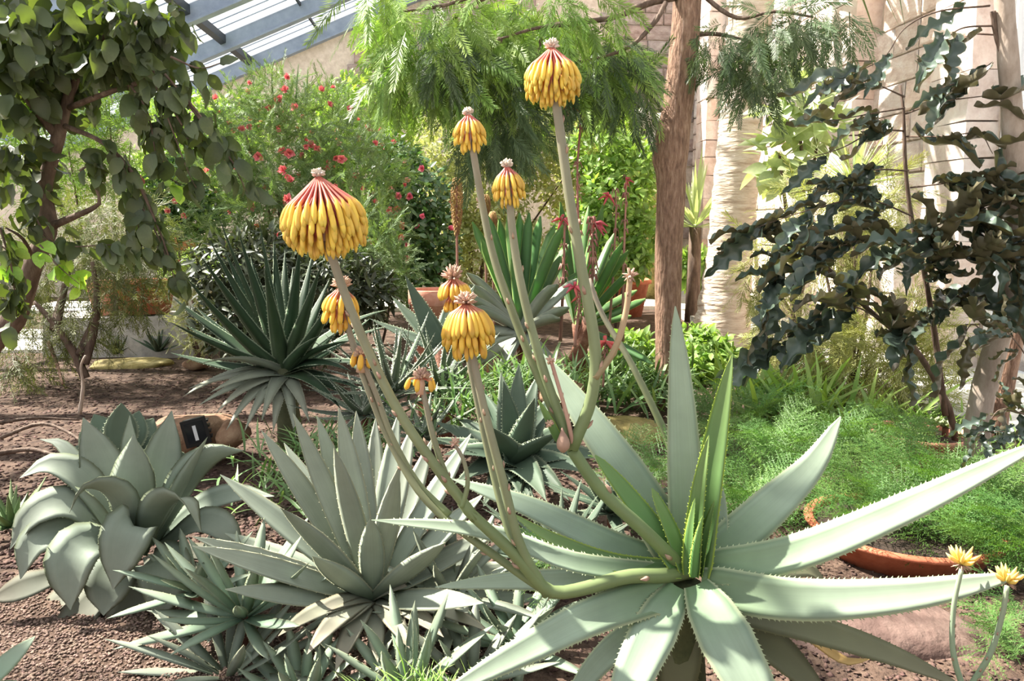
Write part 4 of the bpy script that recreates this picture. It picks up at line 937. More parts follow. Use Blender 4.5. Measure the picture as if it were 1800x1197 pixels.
# poker flowers
M_POKER = leafmat('poker_flower', lin(206, 170, 84), lin(196, 152, 76), lin(160, 110, 64), trans=.1, rough=.7, var=.3)
for px, y0, y1, yb, d, r, lab in ((803, 312, 410, 640, 6.8, 11, 'orange-brown poker flower left of the middle stalk'), (853, 342, 378, 660, 6.8, 9, 'small reddish poker flower between the two middle stalks'), (866, 372, 400, 690, 7.0, 7, 'smallest yellowish poker flower above the fan aloe')):
    A, B = at(px, y0, d), at(px, y1, d); rt = empty('poker_flower', at(px + 4, yb, d), lab, 'flower', 'poker flowers')
    V, F, lv = tube(spline([A, B, at(px + 4, yb, d)], 10), .012, 6); put('stalk', V, F, M_REDST, rt, lv); pr = []
    for i in range(170):
        u = (i + .5) / 170; c = A + (B - A) * u; w_ = r * d / FPX * math.sin(math.pi * (.18 + .72 * u ** .8)); a = i * 2.4; s = np.array([math.cos(a), math.sin(a), 0])
        pr.append(tube(np.array([c + s * w_ * .3, c + s * w_ * .9, c + s * w_ * 1.02 - [0, 0, .03]]), [.004, .006, .003], 4))
    V, F, lv = join(pr); put('florets', V, F, M_POKER, rt, lv, kind='stuff')

# ------------------------------------------------------------------ pots, rocks, lamp
def pot(name, px, py, d, rtop, h, label, mat, rbot=.72, soil=True, rim=.12):
    """px, py: middle of the rim"""
    c = at(px, py, d); z0 = c[2] - h; r = empty(name, (c[0], c[1], z0), label, 'plant pot', 'terracotta pots')
    pr = [(rbot * rtop * .9, 0), (rbot * rtop, .0), (rtop * (rbot + .9 * (1 - rbot)) * .97, h * (1 - rim)), (rtop * .98, h * (1 - rim) + .001), (rtop * 1.03, h * (1 - rim) + .006), (rtop * 1.03, h - .006), (rtop * 1.01, h), (rtop * .94, h), (rtop * .92, h - .01), (rtop * .9, h * .8)]
    V, F = lathe(pr, 36, (c[0], c[1], z0)); put('body', V, [F], mat, r)
    V, F = lathe([(0.001, h * .86), (rtop * .5, h * .88), (rtop * .92, h * .84)], 24, (c[0], c[1], z0)); put('soil', V, [F], M_POTSOIL, r)
    return c
def plinth(px, py, d, h, wd, label):
    c = at(px, py, d); V, F = box(c[0] - wd, c[0] + wd, c[1] - .4, c[1] + .4, -.05, c[2] - h); V[4:, :2] = (V[4:, :2] - c[:2]) * .96 + c[:2]
    tag(put('stone_plinth', V, [F], M_SLAB, None, smooth=False), label, 'plinth')
pot('terracotta_bowl', 1585, 918, 3.45, .42, .19, 'wide terracotta bowl holding the asparagus fern at the right', M_TERRA, .75)
pot('terracotta_pot', 1090, 490, 13.2, .52, .66, 'terracotta pot on the far path behind the slim trunk', M_TERRA)
pot('terracotta_pot', 764, 508, 6.0, .20, 1.0, 'tall pale terracotta pot seen between dark agave blades', M_TERRA_P)
pot('terracotta_bowl', 1620, 758, 4.9, .30, .25, 'sunlit terracotta bowl of small succulents by the grey trunks', M_TERRA_P)
plinth(318, 408, 12.6, .36, .5, 'grey stone plinth under the small far pot')
pot('terracotta_pot', 318, 408, 12.6, .30, .36, 'small terracotta pot on the lit hedge far left', M_TERRA)
plinth(228, 498, 9.4, .38, .9, 'low grey stone ledge carrying two pots behind the thin-leaved shrub')
pot('terracotta_pot', 255, 492, 9.4, .36, .40, 'terracotta pot behind the thin-leaved shrub at the path', M_TERRA)
pot('terracotta_pot', 196, 494, 9.4, .30, .40, 'terracotta pot half hidden in the thin-leaved shrub', M_TERRA_P)
def rock(name, px, py, d, sx_, sy_, sz_, label, mat, seed, flat=.0):
    r = np.random.default_rng(seed); c = at(px, py, d); k, n = 18, 11; V = []
    cs = r.normal(size=(14, 3)); cs /= np.linalg.norm(cs, axis=1)[:, None]; off = r.uniform(.72, 1.0, 14)
    for i in range(n):
        ph = math.pi * i / (n - 1)
        for j in range(k):
            th = 2 * math.pi * j / k; u = np.array([math.sin(ph) * math.cos(th), math.sin(ph) * math.sin(th), math.cos(ph)])
            q = np.min(off / np.maximum(cs @ u, .05)); q = min(q, 1.12); V.append(u * q * [sx_, sy_, sz_])
    V = np.array(V) + c; V[:, 2] = np.maximum(V[:, 2], -.06)
    return tag(put(name, V, [grid_faces(n, k)[:, ::-1]], mat, None), label, 'rock')
rock('boulder', 335, 765, 4.95, .34, .24, .17, 'brown boulder with mossy top carrying the black spotlight', M_ROCK2, 3)
rock('boulder', 1095, 775, 5.5, .36, .26, .16, 'yellowish mossy boulder left of the aloe heart', M_ROCK, 5)
rock('flagstone', 1530, 1125, 2.72, .42, .26, .15, 'reddish flat rock in front of the wide terracotta bowl', M_ROCK3, 8)
rock('flagstone', 1680, 1165, 2.62, .26, .22, .10, 'reddish flat rock behind the small yellow flowers', M_ROCK3, 9)
rock('flagstone', 1440, 1195, 2.55, .2, .2, .08, 'pale flat rock under the yellowed aloe leaf', M_ROCK3, 12)
rock('boulder', 410, 765, 4.7, .10, .1, .10, 'small red-brown stone beside the spotlight boulder', M_ROCK2, 14)
rock('boulder', 975, 690, 5.9, .26, .2, .12, 'shaded brown stone under the fan aloe', M_ROCK2, 15)
rock('boulder', 345, 640, 8.2, .14, .12, .07, 'small flat stone on the bark near the spiky aloe', M_ROCK2, 17)
rock('boulder', 235, 640, 8.4, .5, .3, .06, 'flat yellowish mossy stone slab beyond the bark', M_ROCK, 18)
for k, (px, py, s_) in enumerate(((1125, 215, .36), (1160, 225, .32), (1142, 255, .36), (1165, 290, .3), (1120, 260, .3))):
    rock('boulder', px, py, 15.5, s_, s_, s_ * .8, 'pale stone of the rockery high behind the slim trunk, ' + ('upper left', 'upper right', 'in the middle', 'lowest', 'lower left')[k], M_SLAB, 30 + k)
rock('boulder', 1135, 400, 15.7, .8, .5, 2.2, 'tall mossy rockery mound behind the slim trunk', M_ROCK, 40)
# spotlight
M_BLACK = plainmat('black_plastic', (.012, .012, .013), .4)
c = at(345, 757, 4.68); sl_ = empty('spotlight', c, 'black garden spotlight with white sticker leaning on the brown boulder', 'spotlight')
R3 = np.array(Matrix.Rotation(math.radians(-12), 3, 'Y') @ Matrix.Rotation(math.radians(20), 3, 'Z'))
def lb(*a):
    V, F = box(*a); return V @ R3.T + c, F
for nm, a, m in (('housing', (-.065, .065, -.05, .06, -.075, .075), M_BLACK), ('front_rim', (-.075, .075, -.062, -.05, -.085, .085), M_BLACK), ('lens', (-.055, .055, -.066, -.062, -.065, .065), plainmat('lens_glass', (.02, .022, .025), .1)), ('sticker', (-.012, .008, -.069, -.066, -.05, .045), M_WHITE)):
    V, F = lb(*a); put(nm, V, [F], m, sl_, smooth=False)
for k in range(4):
    V, F = lb(.065, .085, -.04, .05, -.06 + k * .035, -.05 + k * .035); put('cooling_fin', V, [F], M_BLACK, sl_, smooth=False)
V, F = lb(-.02, .02, -.01, .02, -.2, -.075); put('spike', V, [F], M_BLACK, sl_, smooth=False)
# fallen branches and roots on the left
for k, (pts, r, lab) in enumerate((([(140, 728, 6.0), (146, 680, 6.0), (142, 645, 6.0), (150, 625, 6.0)], .016, 'pale forked twig standing in the bark'), ([(0, 770, 4.7), (70, 745, 4.8), (120, 760, 4.7), (160, 790, 4.5)], .014, 'curved grey root lying at the left edge'), ([(-20, 800, 4.3), (50, 790, 4.4), (100, 800, 4.3)], .018, 'thick grey branch on the ground at the left edge'), ([(-10, 745, 5.0), (60, 735, 5.1), (140, 738, 5.2)], .012, 'thin straight branch lying on the bark'), ([(85, 600, 7.0), (100, 640, 6.9), (110, 675, 6.6)], .018, 'reddish stick leaning near the dark stems'))):
    P = spline([at(*p) for p in pts], 14); V, F, lv = tube(P, np.linspace(r, r * .5, 14) * rng.uniform(.85, 1.15, 14), 6)
    tag(put('fallen_branch', V, F, BARK_G if k == 0 else (BARK_D if k < 4 else BARK_R), None, lv), lab, 'branch', 'fallen twigs')

# small aloe with open yellow flowers at the lower right
ya = empty('flowering_succulent', at(1700, 1230, 1.75), 'thin curved stalks with open yellow flowers at the lower right', 'plant')
M_YEL = leafmat('open_yellow', lin(190, 180, 70), lin(232, 206, 84), lin(238, 210, 120), trans=.3, rough=.5, var=.12, tcol=(1.2, 1.1, .4))
M_YST = leafmat('pale_stalk', lin(120, 146, 112), lin(134, 158, 126), lin(150, 164, 132), trans=0, rough=.5, var=.06)
for pts, hd in (([(1702, 1235, 1.75), (1676, 1150, 1.75), (1676, 1070, 1.75), (1690, 1000, 1.75)], (1690, 992)), ([(1700, 1215, 1.75), (1740, 1150, 1.73), (1762, 1080, 1.72), (1770, 1030, 1.72)], (1770, 1024))):
    d = pts[0][2]; stalk(ya, pts, 7, 5, M_YST, bracts=10); c = at(*hd, d)
    for i in range(15):
        a = i * 2.4; e = .35 + .9 * (i / 15); v = np.array([math.cos(a) * math.cos(e), math.sin(a) * math.cos(e), math.sin(e)]); L = 36 * d / FPX * rng.uniform(.8, 1.1)
        V, F, lv = tube(np.array([c, c + v * L * .3, c + v * L * .7, c + v * L + [0, 0, .004]]), np.array([.002, .0044, .0048, .0008]), 6); put('floret', V, F, M_YEL, ya, lv)
    pr = [tube(np.array([c, c + v * .012, c + v * .024]), [.001, .0016, .0006], 4) for v in nrm(rvec(16) * [1, 1, .4] - [0, 0, .3])]
    V, F, lv = join(pr); put('dry_bracts', V, F, M_TUFT2, ya, lv, kind='stuff')
# ================================================================== trees and shrubs
def branch(parent, pts, r0, r1, mat, name='branch', n=16, k=7, noise=.08):
    P = spline([at(*p) for p in pts], n); V, F, lv = tube(P, np.linspace(r0, r1, n) * (1 + noise * rng.uniform(-1, 1, n)), k); return put(name, V, F, mat, parent, lv)
def bush(name, label, cat, base, blobs, n, tpls, smin, smax, nparts=0, stems=(), smat=None, shell=.45, out_=.5, hang=0.0, part='leaf', group=None, sr=.02, upw=.6):
    """base: (px, d) foot on the ground"""
    b = at(base[0], 500, base[1]); O = np.array([b[0], b[1], 0.0]); r = empty(name, O, label, cat, group)
    for s in blobs if not stems else ():
        t = at(s[0], s[1], s[2]); m = O * [1, 1, 0] * .6 + t * .4 + np.array([rng.uniform(-.1, .1), 0, .1]); m[2] = t[2] * .45
        P = spline([O - [0, 0, .05], m, t], 12); V, F, lv = tube(P, np.linspace(sr, sr * .35, 12), 6); put('stem', V, F, smat or BARK_D, r, lv)
    for pts in stems: branch(r, pts, sr, sr * .4, smat or BARK_D, 'stem')
    P, D = blob_points(blobs, n, shell); k = len(P)
    d = D * out_ + rvec(k) * .8 + np.array([0, 0, -hang]); U = D * .4 + rvec(k) * .5 + np.array([0, -.1, upw])
    P[:, 2] = np.maximum(P[:, 2], .03)
    scatter(tpls, basis(d, U, rng.uniform(smin, smax, k), P), r, part, nparts)
    return r
def blossoms(r, blobs, n, tpl, smin, smax, spots=(), part='blossom'):
    P, D = blob_points(blobs, n, .92) if n else (np.zeros((0, 3)), np.zeros((0, 3)))
    D[:, 1] = -np.abs(D[:, 1]) if n else D[:, 1]
    Q = [at(*s) for s in spots]
    if Q: P = np.vstack([P, np.array(Q)]); D = np.vstack([D, np.tile([0, -1.0, .2], (len(Q), 1))])
    k = len(P); Z = nrm(D + rvec(k) * .4); Y = nrm(np.cross(Z, rvec(k)))
    for M in basis(Y, Z, rng.uniform(smin, smax, k), P): inst(part, tpl.me, M, r)
def pl(*a): return [tuple(x) for x in a]

# ---- colours
G_LIT = leafmat('leaf_lit_yellow_green', lin(128, 160, 50), lin(150, 184, 60), lin(176, 202, 84), trans=.40, rough=.5, var=.25)
G_MID = leafmat('leaf_mid_green', lin(86, 112, 46), lin(100, 130, 54), lin(120, 148, 66), trans=.32, rough=.45, var=.3)
G_FRESH = leafmat('leaf_fresh_green', lin(104, 136, 52), lin(126, 160, 64), lin(152, 182, 86), trans=.38, rough=.45, var=.25)
G_DARK = leafmat('leaf_dark_green', lin(54, 62, 42), lin(66, 76, 50), lin(80, 90, 60), trans=.2, rough=.4, var=.3)
G_GLOSSY = leafmat('leaf_glossy_green', lin(62, 92, 48), lin(78, 112, 58), lin(90, 122, 66), trans=.25, rough=.25, var=.3, spec=.6)
G_OLIVE = leafmat('leaf_olive_grey', lin(156, 158, 104), lin(176, 178, 124), lin(196, 196, 144), trans=.4, rough=.6, var=.25)
G_NEEDLE = leafmat('needle_dull_green', lin(92, 116, 62), lin(104, 130, 70), lin(120, 144, 82), trans=.3, rough=.55, var=.3)
G_GOLD = leafmat('needle_golden_green', lin(124, 126, 62), lin(142, 144, 72), lin(164, 164, 92), trans=.35, rough=.55, var=.3)
G_PALE = leafmat('leaf_pale_grey_green', lin(150, 166, 118), lin(168, 182, 134), lin(190, 200, 156), trans=.35, rough=.6, var=.18)
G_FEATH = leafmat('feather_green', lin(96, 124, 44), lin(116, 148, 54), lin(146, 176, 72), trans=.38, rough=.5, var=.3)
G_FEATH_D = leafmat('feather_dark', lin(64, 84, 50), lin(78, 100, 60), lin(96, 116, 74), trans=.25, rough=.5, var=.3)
G_FERN = leafmat('fern_green', lin(72, 106, 38), lin(86, 128, 46), lin(108, 150, 58), trans=.32, rough=.5, var=.25)
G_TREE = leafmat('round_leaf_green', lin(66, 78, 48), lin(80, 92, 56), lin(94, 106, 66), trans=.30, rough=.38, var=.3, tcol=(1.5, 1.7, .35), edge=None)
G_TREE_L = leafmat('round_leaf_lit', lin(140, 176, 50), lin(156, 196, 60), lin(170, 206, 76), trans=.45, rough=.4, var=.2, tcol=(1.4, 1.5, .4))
G_HOLLY = leafmat('lobed_leaf_dark', lin(56, 70, 58), lin(72, 88, 74), lin(84, 100, 84), edge=lin(86, 100, 82), trans=.10, rough=.30, var=.3, spec=.6, noise=4, namt=.2, back=lin(92, 86, 66))
RED = leafmat('blossom_red', lin(196, 70, 74), lin(214, 92, 94), lin(226, 128, 124), trans=.3, rough=.6, var=.2, tcol=(1.2, .7, .7))
PINK = leafmat('blossom_pink', lin(214, 60, 96), lin(228, 96, 128), lin(240, 140, 160), trans=.3, rough=.6, var=.2, tcol=(1.2, .8, .9))

T_OV = blade_tpl('leaf', G_MID, OVATE, .27, 5, .2, .15)
T_LA = blade_tpl('leaf', G_MID, LANCE, .15, 4, .25, .25)
T_SM = blade_tpl('leaf', G_MID, LANCE, .28, 3, .2, .1)
T_RD = blade_tpl('leaf', G_TREE, ROUND, .34, 7, .28, .32, wave=.12)
def sprigs(mat, **kw): return [sprig_tpl('sprig', mat, seed=s, **kw) for s in range(3)]
BLS = blossom_tpl('blossom', RED, 9, 1); BLP = blossom_tpl('blossom', PINK, 12, 2)

# ---- far shrubs, back to front
bush('leafy_shrub', 'sunlit yellow-green shrub under the roof edge', 'shrub', (640, 13.5), [(640, 190, 13.5, 75, 60, .9), (690, 260, 13.5, 60, 70, .8), (580, 230, 13.5, 60, 70, .8), (650, 330, 13.5, 90, 110, .9)], 5200, T_OV.w(G_LIT), .10, .16)
bush('leafy_shrub', 'sunlit shrub behind the round-leaved tree', 'shrub', (330, 13.0), [(330, 220, 13, 60, 70, .8), (370, 300, 13, 70, 90, .9), (290, 330, 13, 60, 90, .9), (420, 230, 13, 50, 60, .7)], 3600, T_OV.w(G_LIT), .10, .16)
bush('feathery_shrub', 'bright feathery shrub far behind the round-leaved tree', 'shrub', (190, 9.2), [(190, 150, 9.2, 50, 60, .5), (230, 250, 9.2, 70, 100, .6), (120, 260, 9.2, 90, 110, .7), (40, 230, 9.2, 90, 120, .7)], 900, sprigs(G_FEATH, npairs=14, nl=.22, w=.014), .30, .5)
bush('olive_shrub', 'pale olive-grey fine-leaved shrub behind the middle stalks', 'shrub', (830, 12.0), [(790, 260, 12, 60, 90, .8), (850, 330, 12, 90, 110, .9), (920, 250, 12.2, 80, 90, .8), (780, 400, 12, 60, 90, .8), (1000, 300, 12.4, 60, 100, .8), (870, 450, 12, 110, 80, .8), (880, 220, 12.2, 90, 60, .8)], 19000, T_SM.w(G_OLIVE), .06, .12, sr=.03)
bush('leafy_shrub', 'lush green shrub left of the slim trunk', 'shrub', (1085, 11.0), [(1080, 360, 11, 65, 70, .7), (1110, 300, 11.2, 50, 60, .6), (1060, 270, 11.4, 60, 60, .7), (1120, 420, 10.8, 50, 60, .6), (1040, 420, 11, 70, 70, .7), (1090, 460, 10.6, 60, 40, .5)], 5200, T_OV.w(G_FRESH), .09, .15, nparts=60)
bush('leafy_shrub', 'yellow-green shrub high behind the slim trunk', 'shrub', (1090, 14.0), [(1085, 260, 14, 50, 50, .7), (1060, 200, 14, 60, 50, .7), (1100, 330, 14, 50, 60, .7)], 2400, T_OV.w(G_LIT), .09, .15)
cam_b = [(700, 400, 10.2, 60, 80, .6), (740, 350, 10.4, 55, 70, .6), (700, 300, 10.6, 50, 60, .6), (760, 430, 10.2, 50, 70, .5), (720, 480, 10, 60, 50, .5)]
cml = bush('camellia', 'glossy camellia bush with scattered pink flowers', 'shrub', (725, 10.2), cam_b, 4200, T_OV.w(G_GLOSSY), .08, .13, nparts=120)
blossoms(cml, cam_b, 26, BLP, .08, .13, [(716, 318, 9.6, ), (742, 380, 9.5), (715, 430, 9.5), (742, 296, 9.7), (715, 455, 9.4), (700, 345, 9.6), (720, 345, 9.6), (668, 230, 10)])
red_b = [(480, 290, 9.2, 100, 100, .8), (560, 240, 9.4, 90, 90, .8), (430, 230, 9.6, 70, 70, .7), (620, 320, 9.2, 90, 110, .8), (520, 390, 9.0, 110, 90, .8), (400, 360, 9.0, 70, 90, .7), (640, 430, 8.8, 70, 80, .6), (490, 180, 9.6, 60, 50, .6)]
rs = bush('red_flowered_shrub', 'big needle-leaved shrub dotted with red flowers behind the left stalk', 'shrub', (520, 9.0), red_b, 3300, sprigs(G_NEEDLE, npairs=16, nl=.26, w=.012, ang=40), .20, .38, sr=.03, upw=.2, hang=-.3)
blossoms(rs, red_b, 150, BLS, .06, .13, [(565, 158, 9), (500, 300, 8.4), (505, 310, 8.4), (512, 318, 8.4), (520, 190, 8.9), (505, 135, 9), (415, 292, 8.5), (455, 275, 8.6), (600, 280, 8.5), (615, 190, 8.8), (490, 228, 8.7), (425, 228, 8.8), (440, 225, 8.8)])
for p in ([(480, 180, 9.2), (478, 130, 9.2), (482, 105, 9.2)], [(520, 180, 9.2), (523, 130, 9.2), (525, 112, 9.2)], [(540, 170, 9.2), (541, 120, 9.2)]):
    branch(rs, p, .012, .004, G_NEEDLE, 'shoot')
fl_b = [(310, 330, 9.5, 40, 60, .5), (350, 370, 9.5, 45, 60, .5), (290, 380, 9.5, 40, 50, .5)]
f2 = bush('camellia', 'small leafy bush with a few red flowers behind the left tree', 'shrub', (320, 9.5), fl_b, 1500, T_OV.w(G_GLOSSY), .08, .12)
blossoms(f2, fl_b, 3, BLS, .08, .12, [(308, 355, 8.9), (295, 372, 8.9), (345, 342, 9), (248, 315, 9.2), (312, 460, 8.9)])
bush('clipped_hedge', 'low sunlit hedge by the far pots', 'hedge', (345, 11.6), [(350, 462, 11.6, 60, 24, .4), (320, 475, 11.6, 40, 22, .4), (400, 470, 11.6, 50, 24, .4)], 2600, T_SM.w(G_LIT), .05, .09)
bush('dark_shrub', 'dark narrow-leaved shrub behind the spiky aloe', 'shrub', (450, 7.3), [(400, 470, 7.3, 60, 60, .5), (460, 460, 7.4, 70, 60, .5), (520, 500, 7.3, 60, 70, .5), (420, 560, 7.2, 80, 60, .5), (600, 500, 7.3, 60, 80, .5), (500, 600, 7.1, 100, 50, .5), (650, 520, 7.4, 40, 60, .4)], 5200, T_LA.w(G_DARK), .09, .16, nparts=40)
bush('pine_shrub', 'dark needle shrub right of the big flower head', 'shrub', (650, 8.0), [(650, 420, 8, 50, 60, .5), (690, 480, 8, 40, 50, .4), (620, 470, 8, 50, 60, .5)], 600, sprigs(G_NEEDLE, npairs=16, nl=.25, w=.012, ang=40), .18, .32)
bush('thin_leaved_shrub', 'golden thin-leaved shrub by the path under the left tree', 'shrub', (180, 7.3), [(200, 480, 7.3, 60, 60, .5), (130, 420, 7.4, 80, 80, .6), (220, 400, 7.4, 70, 70, .5), (150, 560, 7.2, 60, 60, .4), (60, 610, 7.0, 60, 60, .4), (240, 520, 7.2, 30, 40, .3), (30, 480, 7.4, 60, 90, .5), (280, 440, 7.5, 50, 50, .4)], 1300, sprigs(leafmat('needle_olive', lin(92, 98, 54), lin(106, 112, 60), lin(124, 130, 76), trans=.3, rough=.55, var=.35), npairs=11, nl=.36, w=.012, ang=45), .18, .34, hang=.5,
     stems=[[(150, 665, 6.9), (130, 620, 6.9), (95, 570, 6.9), (60, 530, 6.9)], [(148, 640, 6.9), (165, 580, 7.0), (170, 520, 7.0), (162, 460, 7.0)], [(140, 625, 6.9), (165, 560, 7.1), (172, 500, 7.2)], [(95, 580, 6.9), (110, 520, 7.1), (130, 440, 7.3)]], sr=.045)
bush('wispy_shrub', 'grey wispy shrub beside the gravel path', 'shrub', (350, 8.3), [(340, 530, 8.3, 40, 50, .4), (360, 580, 8.2, 40, 40, .4), (330, 500, 8.4, 30, 30, .3)], 420, sprigs(G_OLIVE, npairs=12, nl=.22, w=.009, ang=40), .18, .3)
bush('leafy_plant', 'bright green leafy plant right of the slim trunk foot', 'plant', (1235, 7.6), [(1240, 620, 7.6, 50, 40, .35), (1210, 650, 7.4, 40, 40, .3), (1280, 650, 7.4, 40, 40, .3), (1225, 595, 7.8, 40, 25, .3)], 1500, T_OV.w(G_FRESH), .07, .12, nparts=120)
bush('leafy_plant', 'low green plant left of the slim trunk foot', 'plant', (1120, 7.4), [(1110, 610, 7.4, 40, 30, .3), (1140, 640, 7.2, 30, 30, .3), (1075, 640, 7.2, 40, 40, .3)], 1000, T_OV.w(G_FRESH), .07, .12, nparts=60)
bush('leafy_plant', 'dark low planting along the far path', 'plant', (1230, 14.5), [(1235, 480, 14.5, 40, 26, .4), (1215, 470, 14.5, 30, 30, .4)], 700, T_LA.w(G_FRESH), .2, .32)
gd_b = [(1500, 640, 6.4, 110, 70, .6), (1420, 590, 6.5, 90, 70, .5), (1560, 580, 6.5, 90, 80, .6), (1440, 690, 6.3, 80, 50, .4), (1600, 680, 6.4, 60, 60, .5), (1380, 640, 6.6, 60, 60, .4), (1350, 480, 6.9, 40, 90, .4), (1430, 380, 7.0, 60, 80, .5), (1640, 600, 6.4, 50, 80, .4), (1500, 420, 6.8, 70, 70, .5), (1540, 340, 7.0, 60, 60, .4)]
bush('thin_leaved_shrub', 'yellow-green thin-leaved shrub under the dark lobed leaves', 'shrub', (1500, 6.4), gd_b, 1900, sprigs(G_GOLD, npairs=14, nl=.36, w=.011, ang=45), .18, .36, hang=.3, sr=.02)

# ---- large-leaved plant, spiky palms by the long wall
kp = bush('large_leaved_plant', 'pale large-leaved plant beside the pale palm trunk', 'plant', (1400, 8.6), [(1405, 190, 8.6, 55, 55, .4), (1370, 270, 8.6, 35, 50, .35), (1440, 230, 8.6, 40, 40, .35), (1375, 320, 8.5, 30, 30, .3)], 210, T_OV.w(G_PALE), .20, .34, nparts=210, sr=.04, out_=1.0, hang=.1)
def spiky(px, py, d, R, n, mat, label, w_=.02, span=(0, 360), trunk=True, zmin=-.4):
    c = at(px, py, d); r = empty('spiky_palm', (c[0], c[1], 0), label, 'palm', 'spiky palms'); tp = blade_tpl('blade', mat, LANCE, w_, 4, .3, .12)
    D = rvec(n * 3); D = D[D[:, 2] > zmin][:n]; k = len(D)
    scatter(tp, basis(D, rvec(k) * .2 + [0, 0, 1], rng.uniform(.85, 1.1, k) * R * d / FPX, np.tile(c, (k, 1))), r, 'blade', min(k, 160), 'blades')
    V, F, lv = tube(np.array([c, c * [1, 1, .5], [c[0], c[1], -.05]]), [.1, .11, .13], 9); put('trunk', V, F, BARK_D, r, lv)
spiky(1500, 330, 7.6, 120, 150, G_PALE, 'pale fine spiky ball of leaves before the sunlit wall', .018)
spiky(1222, 400, 12.5, 130, 70, G_PALE, 'spiky yucca standing between slim trunk and palm trunk', .03, zmin=.0)

# ---- pale palm trunk with strap crown
pt = empty('palm_tree', at(1268, 600, 10.0) * [1, 1, 0], 'thick pale palm trunk with ringed bark near the long wall', 'palm')
P = spline([at(1262, 612, 10.0), at(1270, 560, 10.0), at(1282, 450, 10.0), at(1295, 300, 10.0), at(1308, 150, 10.0), at(1322, 0, 10.0), at(1330, -120, 10.0), at(1336, -200, 10)], 60)
P[0, 2] = -.05
rr = np.interp(np.linspace(0, 1, 60), [0, .06, .2, .5, 1], [.42, .36, .29, .27, .25]) * (1 + .035 * np.sin(np.arange(60) * 2.2) + rng.uniform(-.02, .02, 60))
V, F, lv = tube(P, rr, 22); put('trunk', V, F, BARK_P, pt, lv)
k = 130; D = rvec(k * 2); D = D[D[:, 2] > -.55][:k]; D[:, 1] *= .8; k = len(D)
scatter(blade_tpl('frond', G_MID, LANCE, .035, 6, .3, .55), basis(D, rvec(k) * .2 + [0, 0, 1], rng.uniform(1.1, 1.5, k), np.tile(P[-1], (k, 1))), pt, 'frond', k)
for a, b in (((1500, -40), (1545, 80)), ((1560, -50), (1592, 52)), ((1530, -50), (1580, 45))):
    leaf_obj(pt, spline([P[-1], at(1430, -150, 9.6), at(*a, 9.2), at(*b, 9.0)], 14), .09, G_MID, name='frond', prof='thin', face=.4, full=False)

# ---- slim tree with feathery drooping foliage
tr = empty('feathery_tree', at(1175, 715, 6.4) * [1, 1, 0], 'slim brown trunk tree with drooping feathery foliage across the top', 'tree')
P = spline([at(1174, 722, 6.4), at(1174, 600, 6.4), at(1175, 450, 6.4), at(1180, 330, 6.4), at(1178, 270, 6.4), at(1192, 180, 6.4), at(1203, 80, 6.4), at(1208, 0, 6.4), at(1215, -120, 6.4), at(1220, -220, 6.4)], 50)
P[0, 2] = -.05
rr = np.interp(np.linspace(0, 1, 50), [0, .1, .38, .47, .5, .53, .58, .7, 1], [.115, .105, .112, .12, .15, .142, .122, .115, .10]) * (1 + rng.uniform(-.015, .015, 50))
V, F, lv = tube(P, rr, 18); put('trunk', V, F, BARK_R, tr, lv)
BR = [[(1205, -10, 6.4), (1140, 5, 6.2), (1080, 30, 6.0), (1000, 42, 5.8), (940, 50, 5.7), (880, 68, 5.6)], [(1170, 5, 6.2), (1150, 40, 6.1), (1110, 80, 6.0), (1060, 100, 5.9), (1010, 110, 5.9)], [(1000, 42, 5.8), (960, 48, 5.8), (948, 80, 5.8), (930, 130, 5.8)], [(1210, -30, 6.4), (1290, 30, 6.2), (1360, 20, 6.0), (1430, 30, 5.9)], [(1205, -60, 6.4), (1050, -60, 6.0), (900, -30, 5.7), (780, 10, 5.5), (700, 20, 5.4)], [(900, -30, 5.7), (800, 30, 5.7), (760, 110, 5.7)], [(1225, 60, 6.4), (1260, 60, 6.4), (1310, 70, 6.3)], [(880, 68, 5.6), (840, 120, 5.7), (820, 160, 5.7)]]
for i, b in enumerate(BR): branch(tr, b, .035 if i in (0, 4) else .022, .008, BARK_D)
FE = [sprig_tpl('frond', G_FEATH, 30, .30, .011, ang=52, seed=s, spread3=False) for s in range(3)]
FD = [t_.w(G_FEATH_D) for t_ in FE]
def fronds(blobs, n, tpls, nparts, smin=.26, smax=.46):
    P, D = blob_points(blobs, n, .1); k = len(P); d = D * .5 + rvec(k) * .45 + np.array([0, 0, -.75])
    scatter(tpls, basis(d, rvec(k) * .6 + np.array([0, -.6, .4]), rng.uniform(smin, smax, k), P), tr, 'frond', nparts)
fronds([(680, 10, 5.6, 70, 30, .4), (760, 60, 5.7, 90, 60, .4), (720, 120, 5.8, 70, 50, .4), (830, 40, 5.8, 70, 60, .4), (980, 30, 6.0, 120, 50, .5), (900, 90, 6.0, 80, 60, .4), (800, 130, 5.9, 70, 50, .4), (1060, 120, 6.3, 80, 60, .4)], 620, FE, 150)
fronds([(890, 170, 6.0, 60, 60, .3), (860, 250, 6.0, 60, 50, .3), (1050, 110, 6.2, 90, 50, .4), (1010, 150, 6.2, 50, 40, .3), (1110, 160, 6.3, 40, 40, .3), (790, 100, 5.6, 50, 60, .3), (1260, 80, 6.2, 50, 60, .3), (1360, 60, 6.0, 80, 60, .4), (1440, 40, 6.0, 60, 50, .3), (1330, 130, 6.1, 50, 50, .3), (920, 220, 6.1, 40, 60, .3)], 560, FD, 145, .22, .38)

